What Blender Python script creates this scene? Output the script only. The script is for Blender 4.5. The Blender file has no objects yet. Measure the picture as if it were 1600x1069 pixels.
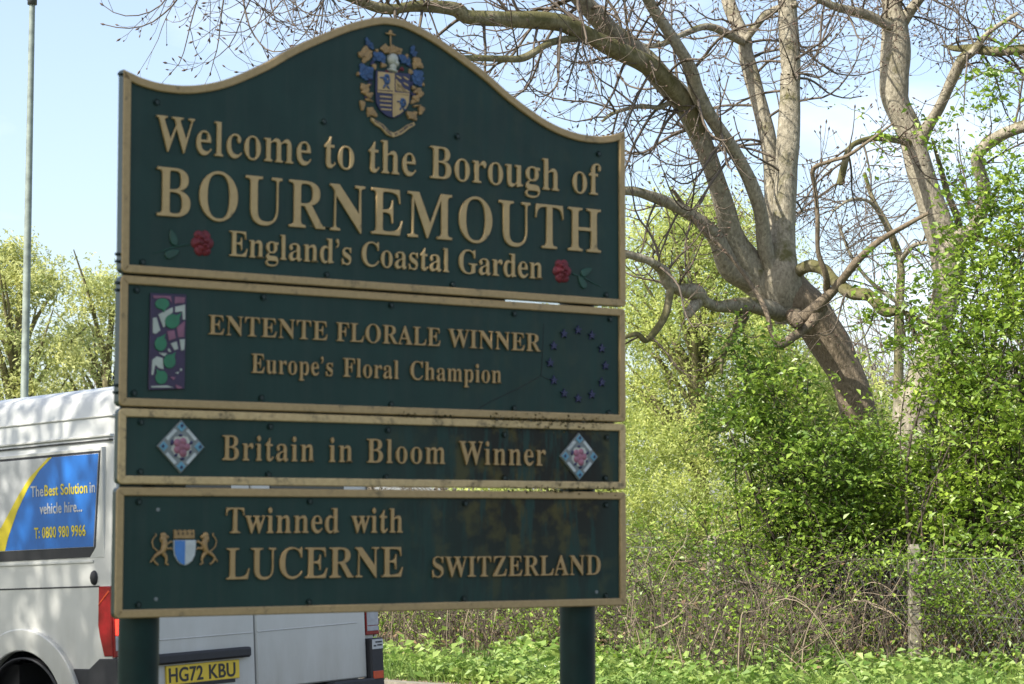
import bpy, bmesh, math, random
import numpy as np
from mathutils import Vector, Matrix
from mathutils.geometry import tessellate_polygon
R = math.radians
rnd = random.Random(11)
rng = np.random.default_rng(7)
scene = bpy.context.scene
col = scene.collection

# ------------------------------------------------------------------ camera, sky, sun, exposure
F = 3400.0; PITCH = 0.0822344551; EYE = 1.65
cam_d = bpy.data.cameras.new("camera"); cam = bpy.data.objects.new("camera", cam_d); col.objects.link(cam)
cam.location = (0, 0, EYE); cam.rotation_euler = (R(90) + PITCH, R(-0.034), 0)
cam_d.sensor_width = 36; cam_d.lens = 36 * F / 1600; cam_d.clip_start = .1; cam_d.clip_end = 2000
cam_d.dof.use_dof = True; cam_d.dof.focus_distance = 23; cam_d.dof.aperture_fstop = 9
scene.camera = cam
SUN = Vector((-0.78, -0.60, 0.95)).normalized()          # towards the sun
world = bpy.data.worlds.new("World"); scene.world = world; world.use_nodes = True
wn = world.node_tree; wn.nodes.clear()
def wnode(t, **k):
    n = wn.nodes.new(t)
    for a, b in k.items(): setattr(n, a, b)
    return n
out = wnode('ShaderNodeOutputWorld'); bg = wnode('ShaderNodeBackground'); sky = wnode('ShaderNodeTexSky', sky_type='NISHITA', sun_disc=False)
sky.sun_elevation = math.asin(SUN.z); sky.sun_rotation = math.atan2(SUN.x, SUN.y)
sky.air_density = 1.0; sky.dust_density = 2.2; sky.ozone_density = 1.6
bg.inputs['Strength'].default_value = 0.13
tc = wnode('ShaderNodeTexCoord'); mp = wnode('ShaderNodeMapping'); mp.inputs['Scale'].default_value = (1, 1, 2.6); mp.inputs['Location'].default_value = (3.35, 1.2, .25)
nz = wnode('ShaderNodeTexNoise'); nz.inputs['Scale'].default_value = 4.6; nz.inputs['Detail'].default_value = 7; nz.inputs['Roughness'].default_value = .52
cr = wnode('ShaderNodeValToRGB'); cr.color_ramp.elements[0].position = .52; cr.color_ramp.elements[1].position = .86
cr.color_ramp.elements[0].color = (.12, .12, .12, 1); cr.color_ramp.elements[1].color = (.8, .8, .8, 1)
mix = wnode('ShaderNodeMix', data_type='RGBA'); mix.inputs[7].default_value = (6.8, 6.9, 7.2, 1)
wn.links.new(tc.outputs['Generated'], mp.inputs[0]); wn.links.new(mp.outputs[0], nz.inputs[0]); wn.links.new(nz.outputs[0], cr.inputs[0])
wn.links.new(cr.outputs[0], mix.inputs[0]); wn.links.new(sky.outputs[0], mix.inputs[6]); wn.links.new(mix.outputs[2], bg.inputs[0]); wn.links.new(bg.outputs[0], out.inputs[0])
sun_d = bpy.data.lights.new("sun", 'SUN'); sun_d.energy = 4.6; sun_d.angle = R(.5); sun_d.color = (1, .95, .86)
sun = bpy.data.objects.new("sun", sun_d); col.objects.link(sun); sun.rotation_euler = SUN.to_track_quat('Z', 'Y').to_euler()
scene.view_settings.view_transform = 'Standard'; scene.view_settings.look = 'None'; scene.view_settings.gamma = 1
scene.view_settings.use_curve_mapping = False; scene.view_settings.exposure = 0.98
scene.cycles.max_bounces = 8; scene.cycles.transparent_max_bounces = 8

# ------------------------------------------------------------------ helpers
def tag(o, label=None, cat=None, group=None, kind=None):
    if label: o['label'] = label
    if cat: o['category'] = cat
    if group: o['group'] = group
    if kind: o['kind'] = kind
    return o
def empty(name, loc=(0, 0, 0), rz=0):
    o = bpy.data.objects.new(name, None); o.empty_display_size = .2; col.objects.link(o)
    o.location = loc; o.rotation_euler = (0, 0, rz); return o
def link(name, me, parent=None, loc=(0, 0, 0)):
    o = bpy.data.objects.new(name, me); col.objects.link(o); o.location = loc
    if parent: o.parent = parent
    return o
def ray(u, v):
    x = (u - 800) / F; z = -(v - 534.5) / F; c, s = math.cos(PITCH), math.sin(PITCH)
    return Vector((x, c - z * s, s + z * c))
def at(u, v, Y):                                            # a point at depth Y metres
    d = ray(u, v); return np.array(Vector((0, 0, EYE)) + d * (Y / d.y))

class MB:
    """collects quads / polygons with material slots, links ONE mesh"""
    def __init__(s): s.V = []; s.Fq = []; s.mi = []; s.n = 0; s.sm = []
    def add(s, verts, faces, m=0, smooth=True):
        verts = np.asarray(verts, float); s.V.append(verts)
        for f in faces: s.Fq.append(tuple(i + s.n for i in f)); s.mi.append(m); s.sm.append(smooth)
        s.n += len(verts)
    def build(s, name, mats, parent=None, loc=(0, 0, 0)):
        me = bpy.data.meshes.new(name); me.from_pydata(np.concatenate(s.V).tolist(), [], s.Fq)
        for m in (mats if isinstance(mats, (list, tuple)) else [mats]): me.materials.append(m)
        me.polygons.foreach_set('material_index', s.mi); me.polygons.foreach_set('use_smooth', s.sm)
        me.update(); return link(name, me, parent, loc)
    def box(s, x0, x1, y0, y1, z0, z1, m=0):
        v = [(x, y, z) for x in (x0, x1) for y in (y0, y1) for z in (z0, z1)]
        s.add(v, [(0, 1, 3, 2), (4, 6, 7, 5), (0, 4, 5, 1), (2, 3, 7, 6), (0, 2, 6, 4), (1, 5, 7, 3)], m, False)
    def tube(s, pts, rad, k=8, m=0, cap=False, wob=0):
        v, f = tube_arrays(pts, rad, k, wob); s.add(v, f.tolist(), m)
        if cap:
            n = len(pts); s.Fq.append(tuple(s.n - k + i for i in range(k))); s.mi.append(m); s.sm.append(False)
            s.Fq.append(tuple(s.n - len(v) + k - 1 - i for i in range(k))); s.mi.append(m); s.sm.append(False)
    def prism(s, pts, y0, y1, m=0, ch=0):
        """polygon pts (x,z) from y1 (back) to y0 (front), facing -y; ch = chamfer"""
        pts = ccw(pts); n = len(pts); ins = offset_loop(pts, ch) if ch else pts
        rings = [[(x, y1, z) for x, z in pts], [(x, y0 + ch, z) for x, z in pts]] if ch else [[(x, y1, z) for x, z in pts]]
        rings.append([(x, y0, z) for x, z in ins]); v = [p for r in rings for p in r]; f = []
        for a in range(len(rings) - 1):
            for i in range(n):
                j = (i + 1) % n; f.append((a * n + i, a * n + j, (a + 1) * n + j, (a + 1) * n + i))
        s.add(v, f, m, False); b = s.n - n
        if n < 9: tris = [tuple(range(n))]
        else: tris = [t[::-1] if tri_area(ins, t) < 0 else t for t in tessellate_polygon([[Vector((x, z, 0)) for x, z in ins]])]
        for t in tris: s.Fq.append(tuple(b + i for i in t)); s.mi.append(m); s.sm.append(False)
    def dome(s, c, rx, rz, h, m=0, n=12, rot=0, k=3):
        """low dome on a wall facing -y"""
        cx, cy, cz = c; v = []; f = []
        for a in range(k):
            t = a / k * math.pi / 2; rr = math.cos(t); hh = math.sin(t) * h
            for i in range(n):
                q = 2 * math.pi * i / n; x = math.cos(q) * rx * rr; z = math.sin(q) * rz * rr
                v.append((cx + x * math.cos(rot) - z * math.sin(rot), cy - hh, cz + x * math.sin(rot) + z * math.cos(rot)))
        v.append((cx, cy - h, cz)); T = len(v) - 1
        for a in range(k - 1):
            for i in range(n):
                j = (i + 1) % n; f.append((a * n + i, a * n + j, (a + 1) * n + j, (a + 1) * n + i))
        for i in range(n): f.append(((k - 1) * n + i, (k - 1) * n + (i + 1) % n, T))
        s.add(v, f, m)
def tube_arrays(pts, rad, k, wob=0):
    P = np.asarray(pts, float); n = len(P); rad = np.broadcast_to(np.asarray(rad, float), (n,))
    T = np.gradient(P, axis=0); T /= np.linalg.norm(T, axis=1)[:, None] + 1e-9
    ref = np.array([.31, .9, .17]) if abs(T[:, 1]).mean() < .75 else np.array([.9, .1, .3])
    N = np.cross(T, ref); N /= np.linalg.norm(N, axis=1)[:, None] + 1e-9; B = np.cross(T, N)
    a = np.linspace(0, 2 * np.pi, k, endpoint=False)
    rr = rad[:, None] * np.ones((n, k))
    if wob:
        ph = rng.random(4) * 6
        rr = rr * (1 + wob * (np.sin(2 * a[None] + ph[0] + np.arange(n)[:, None] * .35) + .7 * np.sin(3 * a[None] + ph[1] - np.arange(n)[:, None] * .5) + .6 * np.sin(np.arange(n)[:, None] * .9 + ph[2])) + (rng.random((n, k)) - .5) * wob * .6)
    V = P[:, None] + rr[..., None] * (np.cos(a)[None, :, None] * N[:, None] + np.sin(a)[None, :, None] * B[:, None])
    i = np.arange(n - 1)[:, None] * k; j = np.arange(k)[None]; j2 = (j + 1) % k
    Fc = np.stack([i + j, i + j2, i + k + j2, i + k + j], -1).reshape(-1, 4)
    return V.reshape(-1, 3), Fc
def quads_mesh(name, V, Fc, mats, mi=None, smooth=False):
    me = bpy.data.meshes.new(name); nf = len(Fc)
    me.vertices.add(len(V)); me.vertices.foreach_set('co', np.ascontiguousarray(V, dtype=np.float32).ravel())
    me.loops.add(nf * 4); me.loops.foreach_set('vertex_index', np.ascontiguousarray(Fc, dtype=np.int32).ravel())
    me.polygons.add(nf); me.polygons.foreach_set('loop_start', np.arange(nf, dtype=np.int32) * 4)
    for m in mats: me.materials.append(m)
    if mi is not None: me.polygons.foreach_set('material_index', np.ascontiguousarray(mi, dtype=np.int32))
    me.polygons.foreach_set('use_smooth', np.full(nf, smooth)); me.update(calc_edges=True); return me
class TB:
    """fast collector of tubes and leaf quads (all quads)"""
    def __init__(s): s.V = []; s.F = []; s.M = []; s.n = 0
    def raw(s, v, f, m): s.V.append(v); s.F.append(f + s.n); s.M.append(np.full(len(f), m)); s.n += len(v)
    def tube(s, pts, rad, k=4, m=0, wob=0): v, f = tube_arrays(pts, rad, k, wob); s.raw(v, f, m)
    def leaves(s, C, size, m=0, up=.5, asp=.55, D=None, fold=.18):
        """C centres Nx3, size N; D preferred direction of the blade axis"""
        C = np.asarray(C, float)
        if not len(C): return
        n = len(C); size = np.broadcast_to(size, (n,)) * (.5 + 1.0 * rng.random(n) ** 1.3)
        N = rng.normal(size=(n, 3)); N /= np.linalg.norm(N, axis=1)[:, None]; N[:, 2] = np.abs(N[:, 2]) + up; N /= np.linalg.norm(N, axis=1)[:, None]
        A = rng.normal(size=(n, 3)) if D is None else D + .45 * rng.normal(size=(n, 3))
        A -= (A * N).sum(1)[:, None] * N; A /= np.linalg.norm(A, axis=1)[:, None] + 1e-9; B = np.cross(N, A)
        h = size[:, None]; w = h * asp
        v = np.stack([C - A * h * .5, C + B * w * .5 + N * h * fold - A * h * .08, C + A * h * .55, C - B * w * .5 + N * h * fold - A * h * .08], 1).reshape(-1, 3)
        s.raw(v, np.arange(n * 4).reshape(n, 4), m)
    def build(s, name, mats, parent=None, smooth=True):
        me = quads_mesh(name, np.concatenate(s.V), np.concatenate(s.F), mats, np.concatenate(s.M), smooth)
        return link(name, me, parent)
def spline(P, n):
    """Catmull-Rom through rows of P (any width), about n samples a span"""
    P = np.asarray(P, float); Q = np.vstack([2 * P[0] - P[1], P, 2 * P[-1] - P[-2]]); o = []
    for i in range(1, len(Q) - 2):
        for t in np.linspace(0, 1, n, endpoint=False):
            a, b, c, d = Q[i - 1:i + 3]
            o.append(.5 * ((2 * b) + (c - a) * t + (2 * a - 5 * b + 4 * c - d) * t * t + (3 * b - a - 3 * c + d) * t ** 3))
    o.append(P[-1]); return np.array(o)
def tri_area(p, t): a, b, c = [p[i] for i in t]; return (b[0] - a[0]) * (c[1] - a[1]) - (c[0] - a[0]) * (b[1] - a[1])
def ccw(p):
    p = list(p); a = sum(p[i][0] * p[(i + 1) % len(p)][1] - p[(i + 1) % len(p)][0] * p[i][1] for i in range(len(p)))
    return p if a > 0 else p[::-1]
def offset_loop(p, d):
    """inset a ccw loop by d"""
    n = len(p); o = []
    for i in range(n):
        a = np.array(p[i]) - np.array(p[i - 1]); b = np.array(p[(i + 1) % n]) - np.array(p[i])
        a = a / (np.linalg.norm(a) + 1e-9); b = b / (np.linalg.norm(b) + 1e-9)
        na = np.array((-a[1], a[0])); nb = np.array((-b[1], b[0])); m = na + nb; L = m @ m
        m = m * (2 / max(L, .7)) if L > 1e-6 else na
        o.append(tuple(np.array(p[i]) + m * d))
    return o

# ------------------------------------------------------------------ materials
def mat(name): m = bpy.data.materials.new(name); m.use_nodes = True; return m, m.node_tree, m.node_tree.nodes['Principled BSDF']
def nd(nt, t, **k):
    n = nt.nodes.new(t)
    for a, b in k.items(): setattr(n, a, b)
    return n
def noise(nt, scale, detail=5, rough=.55, coord='Object', sc=(1, 1, 1)):
    t = nd(nt, 'ShaderNodeTexCoord'); mp = nd(nt, 'ShaderNodeMapping'); mp.inputs['Scale'].default_value = sc
    n = nd(nt, 'ShaderNodeTexNoise'); n.inputs['Scale'].default_value = scale; n.inputs['Detail'].default_value = detail; n.inputs['Roughness'].default_value = rough
    nt.links.new(t.outputs[coord], mp.inputs[0]); nt.links.new(mp.outputs[0], n.inputs[0]); return n
def ramp(nt, src, stops):
    r = nd(nt, 'ShaderNodeValToRGB'); e = r.color_ramp.elements
    while len(e) < len(stops): e.new(.5)
    for i, (p, c) in enumerate(stops):
        e[i].position = p; e[i].color = (*c, 1) if len(c) == 3 else c
    nt.links.new(src, r.inputs[0]); return r
def mixc(nt, fac, a, b, bt='MIX'):
    m = nd(nt, 'ShaderNodeMix', data_type='RGBA', blend_type=bt)
    for s_, v in ((0, fac), (6, a), (7, b)):
        if hasattr(v, 'links'): nt.links.new(v, m.inputs[s_])
        elif isinstance(v, tuple): m.inputs[s_].default_value = (*v, 1)
        else: m.inputs[s_].default_value = v
    return m.outputs[2]
def bump(nt, b, src, strength, dist):
    n = nd(nt, 'ShaderNodeBump'); n.inputs['Strength'].default_value = strength; n.inputs['Distance'].default_value = dist
    nt.links.new(src, n.inputs['Height']); nt.links.new(n.outputs[0], b.inputs['Normal'])
def plain(name, c, rough=.5, var=.15, metal=0, scale=30, spec=.5, b_=0.0, emit=0):
    m, nt, b = mat(name); n = noise(nt, scale); d = tuple(x * (1 - var) for x in c); e = tuple(min(1, x * (1 + var)) for x in c)
    r = ramp(nt, n.outputs[0], [(.3, d), (.7, e)]); nt.links.new(r.outputs[0], b.inputs['Base Color'])
    b.inputs['Roughness'].default_value = rough; b.inputs['Metallic'].default_value = metal; b.inputs['Specular IOR Level'].default_value = spec
    if b_: bump(nt, b, n.outputs[0], .4, b_)
    if emit: b.inputs['Emission Color'].default_value = (*c, 1); b.inputs['Emission Strength'].default_value = emit
    return m
def leaf_mat(name, c0, c1, trans=.35, rough=.5, dead=None):
    m, nt, b = mat(name); g = nd(nt, 'ShaderNodeNewGeometry')
    st = [(0, c0), (1, c1)] if not dead else [(0, c0), (.9, c1), (.93, dead), (1, dead)]
    r = ramp(nt, g.outputs['Random Per Island'], st); n = noise(nt, 1.1, 3)
    v = ramp(nt, n.outputs[0], [(.3, (.62, .70, .66)), (.7, (1.15, 1.08, .95))])
    c = mixc(nt, 1.0, r.outputs[0], v.outputs[0], 'MULTIPLY'); nt.links.new(c, b.inputs['Base Color']); b.inputs['Roughness'].default_value = rough
    t = nd(nt, 'ShaderNodeBsdfTranslucent'); nt.links.new(c, t.inputs[0]); ms = nd(nt, 'ShaderNodeMixShader'); ms.inputs[0].default_value = trans
    nt.links.new(b.outputs[0], ms.inputs[1]); nt.links.new(t.outputs[0], ms.inputs[2]); nt.links.new(ms.outputs[0], nt.nodes['Material Output'].inputs[0]); return m
def bark_mat(name, c0, c1, moss=(.105, .098, .040), mossy=.62, sc=(1, 1, .25), scale=24):
    m, nt, b = mat(name); n = noise(nt, scale, 8, .65, sc=sc); r = ramp(nt, n.outputs[0], [(.3, c0), (.72, c1)])
    g = nd(nt, 'ShaderNodeNewGeometry'); s = nd(nt, 'ShaderNodeSeparateXYZ'); nt.links.new(g.outputs['Normal'], s.inputs[0])
    n2 = noise(nt, 3.2, 6, .7); ad = nd(nt, 'ShaderNodeMath', operation='MULTIPLY_ADD'); ad.inputs[1].default_value = .16
    nt.links.new(s.outputs[2], ad.inputs[0]); nt.links.new(n2.outputs[0], ad.inputs[2])
    mk = ramp(nt, ad.outputs[0], [(mossy - .06, (0, 0, 0)), (mossy + .08, (1, 1, 1))])
    n3 = noise(nt, 9, 5, .7); lich = ramp(nt, n3.outputs[0], [(.58, (0, 0, 0)), (.66, (.55, .55, .55))])
    c = mixc(nt, lich.outputs[0], r.outputs[0], tuple(min(1, x * 1.25 + .03) for x in c1))
    c = mixc(nt, mk.outputs[0], c, moss); nt.links.new(c, b.inputs['Base Color'])
    b.inputs['Roughness'].default_value = .9; b.inputs['Specular IOR Level'].default_value = .2; bump(nt, b, n.outputs[0], .9, .02); return m

M = {}
def field_paint():
    m, nt, b = mat('green_sign_paint')
    base = noise(nt, 5, 5, .6); r = ramp(nt, base.outputs[0], [(.3, (.0075, .028, .023)), (.7, (.0120, .040, .033))])
    st = noise(nt, 26, 6, .7, sc=(1, 1, .06)); sr = ramp(nt, st.outputs[0], [(.45, (0, 0, 0)), (.75, (.5, .5, .5))])
    c = mixc(nt, sr.outputs[0], r.outputs[0], (.028, .044, .037))
    # moss and dirt that has run down from the joints at the right-hand end
    tco = nd(nt, 'ShaderNodeTexCoord'); sp = nd(nt, 'ShaderNodeSeparateXYZ'); nt.links.new(tco.outputs['Object'], sp.inputs[0])
    def rng_(src, a, b_, c_, d_):
        q = nd(nt, 'ShaderNodeMapRange'); q.inputs[1].default_value = a; q.inputs[2].default_value = b_; q.inputs[3].default_value = c_; q.inputs[4].default_value = d_
        nt.links.new(src, q.inputs[0]); return q.outputs[0]
    def mul(a, b_):
        q = nd(nt, 'ShaderNodeMath', operation='MULTIPLY'); nt.links.new(a, q.inputs[0]); nt.links.new(b_, q.inputs[1]); return q.outputs[0]
    right = mul(rng_(sp.outputs[0], .80, 1.25, 0, 1), rng_(sp.outputs[0], 1.62, 1.72, 1, .25))
    z0 = 1.2842
    p4 = mul(rng_(sp.outputs[2], z0 + .05, z0 + .30, .40, 1), rng_(sp.outputs[2], z0 + .36, z0 + .37, 1, 0))
    p3 = mul(rng_(sp.outputs[2], z0 + .37, z0 + .38, 0, 1), rng_(sp.outputs[2], z0 + .575, z0 + .60, 1, .12))
    sm = nd(nt, 'ShaderNodeMath', operation='ADD'); nt.links.new(p4, sm.inputs[0]); nt.links.new(p3, sm.inputs[1])
    dn = noise(nt, 22, 8, .72, sc=(1, 1, .13)); dr = ramp(nt, dn.outputs[0], [(.42, (0, 0, 0)), (.50, (1, 1, 1))])
    dm = mul(mul(right, sm.outputs[0]), dr.outputs[0])
    hue = noise(nt, 11, 4); hc = ramp(nt, hue.outputs[0], [(.50, (.010, .010, .006)), (.62, (.060, .050, .012))])
    c = mixc(nt, dm, c, hc.outputs[0]); nt.links.new(c, b.inputs['Base Color']); b.inputs['Roughness'].default_value = .5; b.inputs['Specular IOR Level'].default_value = .28
    bump(nt, b, base.outputs[0], .15, .004); return m
def gold_paint(name, c0, c1, dirt=.62):
    m, nt, b = mat(name); n = noise(nt, 60, 6, .7); r = ramp(nt, n.outputs[0], [(.3, c0), (.7, c1)])
    n2 = noise(nt, 14, 8, .75); k = ramp(nt, n2.outputs[0], [(dirt, (0, 0, 0)), (dirt + .1, (.85, .85, .85))])
    c = mixc(nt, k.outputs[0], r.outputs[0], (.09, .07, .035)); nt.links.new(c, b.inputs['Base Color'])
    b.inputs['Roughness'].default_value = .5; bump(nt, b, n.outputs[0], .3, .001); return m
M['field'] = field_paint()
M['gold'] = gold_paint('faded_gold_frame_paint', (.29, .20, .088), (.39, .27, .125), .56)
M['gold_mossy'] = gold_paint('mossy_gold_frame_paint', (.40, .28, .13), (.54, .40, .20), .52)
M['letter'] = gold_paint('gold_letter_paint', (.36, .25, .11), (.45, .315, .145), .62)
M['letter2'] = gold_paint('dull_gold_letter_paint', (.30, .195, .080), (.38, .25, .108), .60)
M['edge'] = plain('dark_green_edge', (.008, .028, .022), .35)
M['post'] = plain('dark_green_post_paint', (.003, .018, .016), .4, .3, scale=12, spec=.2)
M['bolt'] = plain('bolt_paint', (.005, .018, .016), .45)
M['screw'] = plain('grey_cap', (.16, .18, .18), .5)
M['navy'] = plain('navy_paint', (.012, .013, .06), .4)
M['blue'] = plain('blue_paint', (.018, .060, .155), .45, .4)
M['starblue'] = plain('star_blue', (.011, .013, .060), .4)
M['crestgold'] = plain('crest_gold', (.29, .18, .07), .45, .3, b_=.002)
M['silver'] = plain('helmet_silver', (.40, .41, .36), .35, .2)
M['red'] = plain('rose_red', (.13, .009, .015), .6, .4)
M['leafgreen'] = plain('sign_leaf_green', (.007, .05, .032), .45, .3)
M['purple'] = plain('glass_lead_purple', (.022, .010, .045), .4)
M['pinkglass'] = plain('pink_glass', (.19, .07, .12), .35)
M['whiteglass'] = plain('white_glass', (.34, .37, .33), .35)
M['greenglass'] = plain('green_glass', (.008, .13, .06), .3)
M['skyblue'] = plain('emblem_light_blue', (.10, .26, .36), .4)
M['shieldblue'] = plain('shield_blue', (.045, .16, .42), .4)
M['shieldwhite'] = plain('shield_white', (.42, .45, .45), .4)
M['rosepink'] = plain('emblem_rose_pink', (.26, .10, .14), .4, .3)
M['darkgap'] = plain('dark_gap', (.01, .012, .012), .7)
M['paint'] = None

# ------------------------------------------------------------------ ground, road, footway
VO = np.array((-2.0248, 11.3914)); VH = np.array((-.766, .643)); VR = np.array((.643, .766))
def sst(x, a, b): t = np.clip((x - a) / (b - a), 0, 1); return t * t * (3 - 2 * t)
def ground_z(x, y):
    x = np.asarray(x, float); y = np.asarray(y, float)
    s = (x - VO[0]) * VH[0] + (y - VO[1]) * VH[1]; t = (x - VO[0]) * VR[0] + (y - VO[1]) * VR[1]
    rd = .1 - .040 * np.clip(s, -6, 7) + .022 * np.clip(t, -2, 6)
    w = 1 - sst(t, 5.8, 6.85); wn_ = 1 - sst(-t, 1.3, 2.6)
    z = rd * w * wn_ + .215 * (1 - w) + .05 * (1 - wn_)
    z = z + sst(t, 8, 14) * .10 * (1 - w)
    return z - sst(np.hypot(x, y), 40, 70) * .1
def heightfield(name, fn, s0, s1, t0, t1, ns, nt_, m, dz=0, extra=None):
    S, T = np.meshgrid(np.linspace(s0, s1, ns), np.linspace(t0, t1, nt_), indexing='ij')
    X = VO[0] + S * VH[0] + T * VR[0]; Y = VO[1] + S * VH[1] + T * VR[1]; Z = fn(X, Y) + dz
    if extra is not None: Z = Z + extra(S, T)
    V = np.stack([X, Y, Z], -1).reshape(-1, 3); i = np.arange(ns - 1)[:, None] * nt_; j = np.arange(nt_ - 1)[None]
    Fc = np.stack([i + j, i + nt_ + j, i + nt_ + j + 1, i + j + 1], -1).reshape(-1, 4)
    return link(name, quads_mesh(name, V, Fc, [m], None, True))
m, nt, b = mat('meadow_ground'); n = noise(nt, 1.2, 9, .7); r = ramp(nt, n.outputs[0], [(.3, (.045, .040, .022)), (.5, (.07, .085, .025)), (.75, (.10, .13, .035))])
nt.links.new(r.outputs[0], b.inputs['Base Color']); b.inputs['Roughness'].default_value = .95; bump(nt, b, n.outputs[0], 1, .1); M['ground'] = m
m, nt, b = mat('asphalt'); n = noise(nt, 180, 6, .8); r = ramp(nt, n.outputs[0], [(.3, (.035, .035, .036)), (.7, (.075, .073, .07))])
nt.links.new(r.outputs[0], b.inputs['Base Color']); b.inputs['Roughness'].default_value = .85; bump(nt, b, n.outputs[0], .6, .01); M['asphalt'] = m
M['concrete'] = plain('weathered_concrete', (.20, .18, .135), .9, .3, scale=22, b_=.006)
M['gravel'] = plain('pale_gravel', (.42, .35, .29), .95, .3, scale=6, b_=.02)
M['dirt'] = plain('leaf_litter_dirt', (.20, .15, .10), .95, .5, scale=14, b_=.03)
S_, T_ = [], []
coarse = np.concatenate([np.linspace(-900, -60, 12), np.linspace(-50, 50, 81), np.linspace(60, 900, 12)])
X, Y = np.meshgrid(coarse, coarse + 15, indexing='ij'); Z = ground_z(X, Y) - .02
t_all = (X - VO[0]) * VR[0] + (Y - VO[1]) * VR[1]; Z = Z - .10 * ((t_all > -1.8) & (t_all < 8.6))
n_ = len(coarse); i = np.arange(n_ - 1)[:, None] * n_; j = np.arange(n_ - 1)[None]
Fc = np.stack([i + j, i + n_ + j, i + n_ + j + 1, i + j + 1], -1).reshape(-1, 4)
tag(link('ground', quads_mesh('ground', np.stack([X, Y, Z], -1).reshape(-1, 3), Fc, [M['ground']], None, True)), 'rough grassy ground beyond the fence and verge', kind='structure')
tag(heightfield('road', ground_z, -60, 60, -1.1, 6.7, 240, 24, M['asphalt'], .0), 'grey asphalt road under the white van', kind='structure')
tag(heightfield('near_verge', lambda x, y: ground_z(x, y), -40, 30, -9, -1.25, 60, 24, M['ground'], .10), 'grass verge under the sign posts', kind='structure')
tag(heightfield('far_verge', lambda x, y: ground_z(x, y), -40, 40, 6.85, 14, 120, 30, M['dirt'], .01, lambda S, T: .02 * np.sin(S * 3.1 + T * 2) * np.sin(T * 4.3)), 'earthy verge between the far kerb and the fence', kind='structure')
for t0, dz in ((-1.25, .10), (6.7, .03)):
    k = MB()
    for q in range(-40, 40):
        s0 = q * .915
        if abs(s0) > 30: continue
        pts = []
        for s_, t_ in ((s0, t0), (s0 + .905, t0), (s0 + .905, t0 + .15), (s0, t0 + .15)):
            x, y = VO + s_ * VH + t_ * VR; pts.append((x, y, float(ground_z(*(VO + (s0 + .45) * VH + (t0 + .075) * VR))) + dz))
        v = [(x, y, z - .25) for x, y, z in pts] + pts
        k.add(v, [(4, 5, 6, 7), (0, 1, 5, 4), (1, 2, 6, 5), (2, 3, 7, 6), (3, 0, 4, 7)], 0, False)
    tag(k.build('kerb', M['concrete']), 'concrete kerb along the near side of the road' if t0 < 0 else 'pale concrete kerb along the far side of the road', kind='structure')
pm = MB(); w_ = []
pth = spline([(-70, 62, 0), (-25, 52, 0), (5, 47, 0), (14, 44, 0), (40, 46, 0)], 8)
for a in range(len(pth) - 1):
    v = []
    for q in (a, a + 1):
        d = pth[min(q + 1, len(pth) - 1)] - pth[max(q - 1, 0)]; d /= np.linalg.norm(d); nn = np.array((-d[1], d[0], 0))
        for o_ in (-3.0, 3.0):
            p = pth[q] + nn * o_; v.append((p[0], p[1], float(ground_z(p[0], p[1])) + .03))
    pm.add(v, [(0, 1, 3, 2)])
tag(pm.build('gravel_path', M['gravel']), 'pale gravel path crossing the ground behind the fence', kind='structure')

# ------------------------------------------------------------------ the sign
SA = 0.587166905; SX, SY, SZ = -1.08355807, 6.0, EYE - .26576
sign = tag(empty('welcome_sign', (SX, SY, 0.1), SA), 'green and gold roadside welcome sign of four stacked panels on two posts', 'sign')
ZO = SZ - .1                                                     # local z of the lowest panel edge
def P2(u, v): return (u, v + ZO)
def frame_mesh(loop, prof, mats, name, parent):
    loop = ccw(loop); n = len(loop); rings = [[(x, y, z) for x, z in (offset_loop(loop, d) if d else loop)] for d, y in prof]
    k = MB(); v = [p for r_ in rings for p in r_]; f = []
    for a in range(len(rings) - 1):
        for i in range(n):
            j = (i + 1) % n; f.append((a * n + i, a * n + j, (a + 1) * n + j, (a + 1) * n + i))
    k.add(v, f, 0, False)
    for q, fc in enumerate(k.Fq):
        if q < n: k.mi[q] = 1
    return k.build(name, mats, parent)
def rrect(x0, x1, z0, z1, r_=.014, k=5, bot=True):
    o = []
    for cx, cz, a0 in ((x1 - r_, z1 - r_, 0), (x0 + r_, z1 - r_, 90), (x0 + r_, z0 + r_, 180), (x1 - r_, z0 + r_, 270)):
        for i in range(k + 1):
            a = R(a0 + 90 * i / k); o.append((cx + r_ * math.cos(a), cz + r_ * math.sin(a)))
    return o
topc = [(-.002, 1.5250), (.0275, 1.5155), (.058, 1.5065), (.1108, 1.4985), (.181, 1.4995), (.2515, 1.5122), (.3281, 1.5388), (.4387, 1.5955), (.5297, 1.6531), (.639, 1.7105), (.7278, 1.7515), (.816, 1.7800),
        (.870, 1.7855), (.9240, 1.7800), (1.0122, 1.7515), (1.1010, 1.7105), (1.2103, 1.6531), (1.3013, 1.5955), (1.4119, 1.5388), (1.4885, 1.5122), (1.559, 1.4995), (1.6292, 1.4985), (1.682, 1.5065), (1.7135, 1.5155), (1.7425, 1.5247)]
tops = spline([(x, z, 0) for x, z in topc], 4)[:, :2]
panels = {}
PN = (('upper', None, None, 'tall green top panel with a curved crown and the town crest', 1), ('award', .5825, .9465, 'second panel down with the floral award lettering and a ring of stars', 2),
      ('bloom', .3675, .5770, 'third and narrowest panel with two diamond emblems', 3), ('twin', -.0005, .3590, 'lowest panel with the twin town lettering and mossy right end', 4))
PROF = [(0, .024), (0, .0035), (.003, 0), (.0205, 0), (.0232, .002), (.0232, .0098)]
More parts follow.
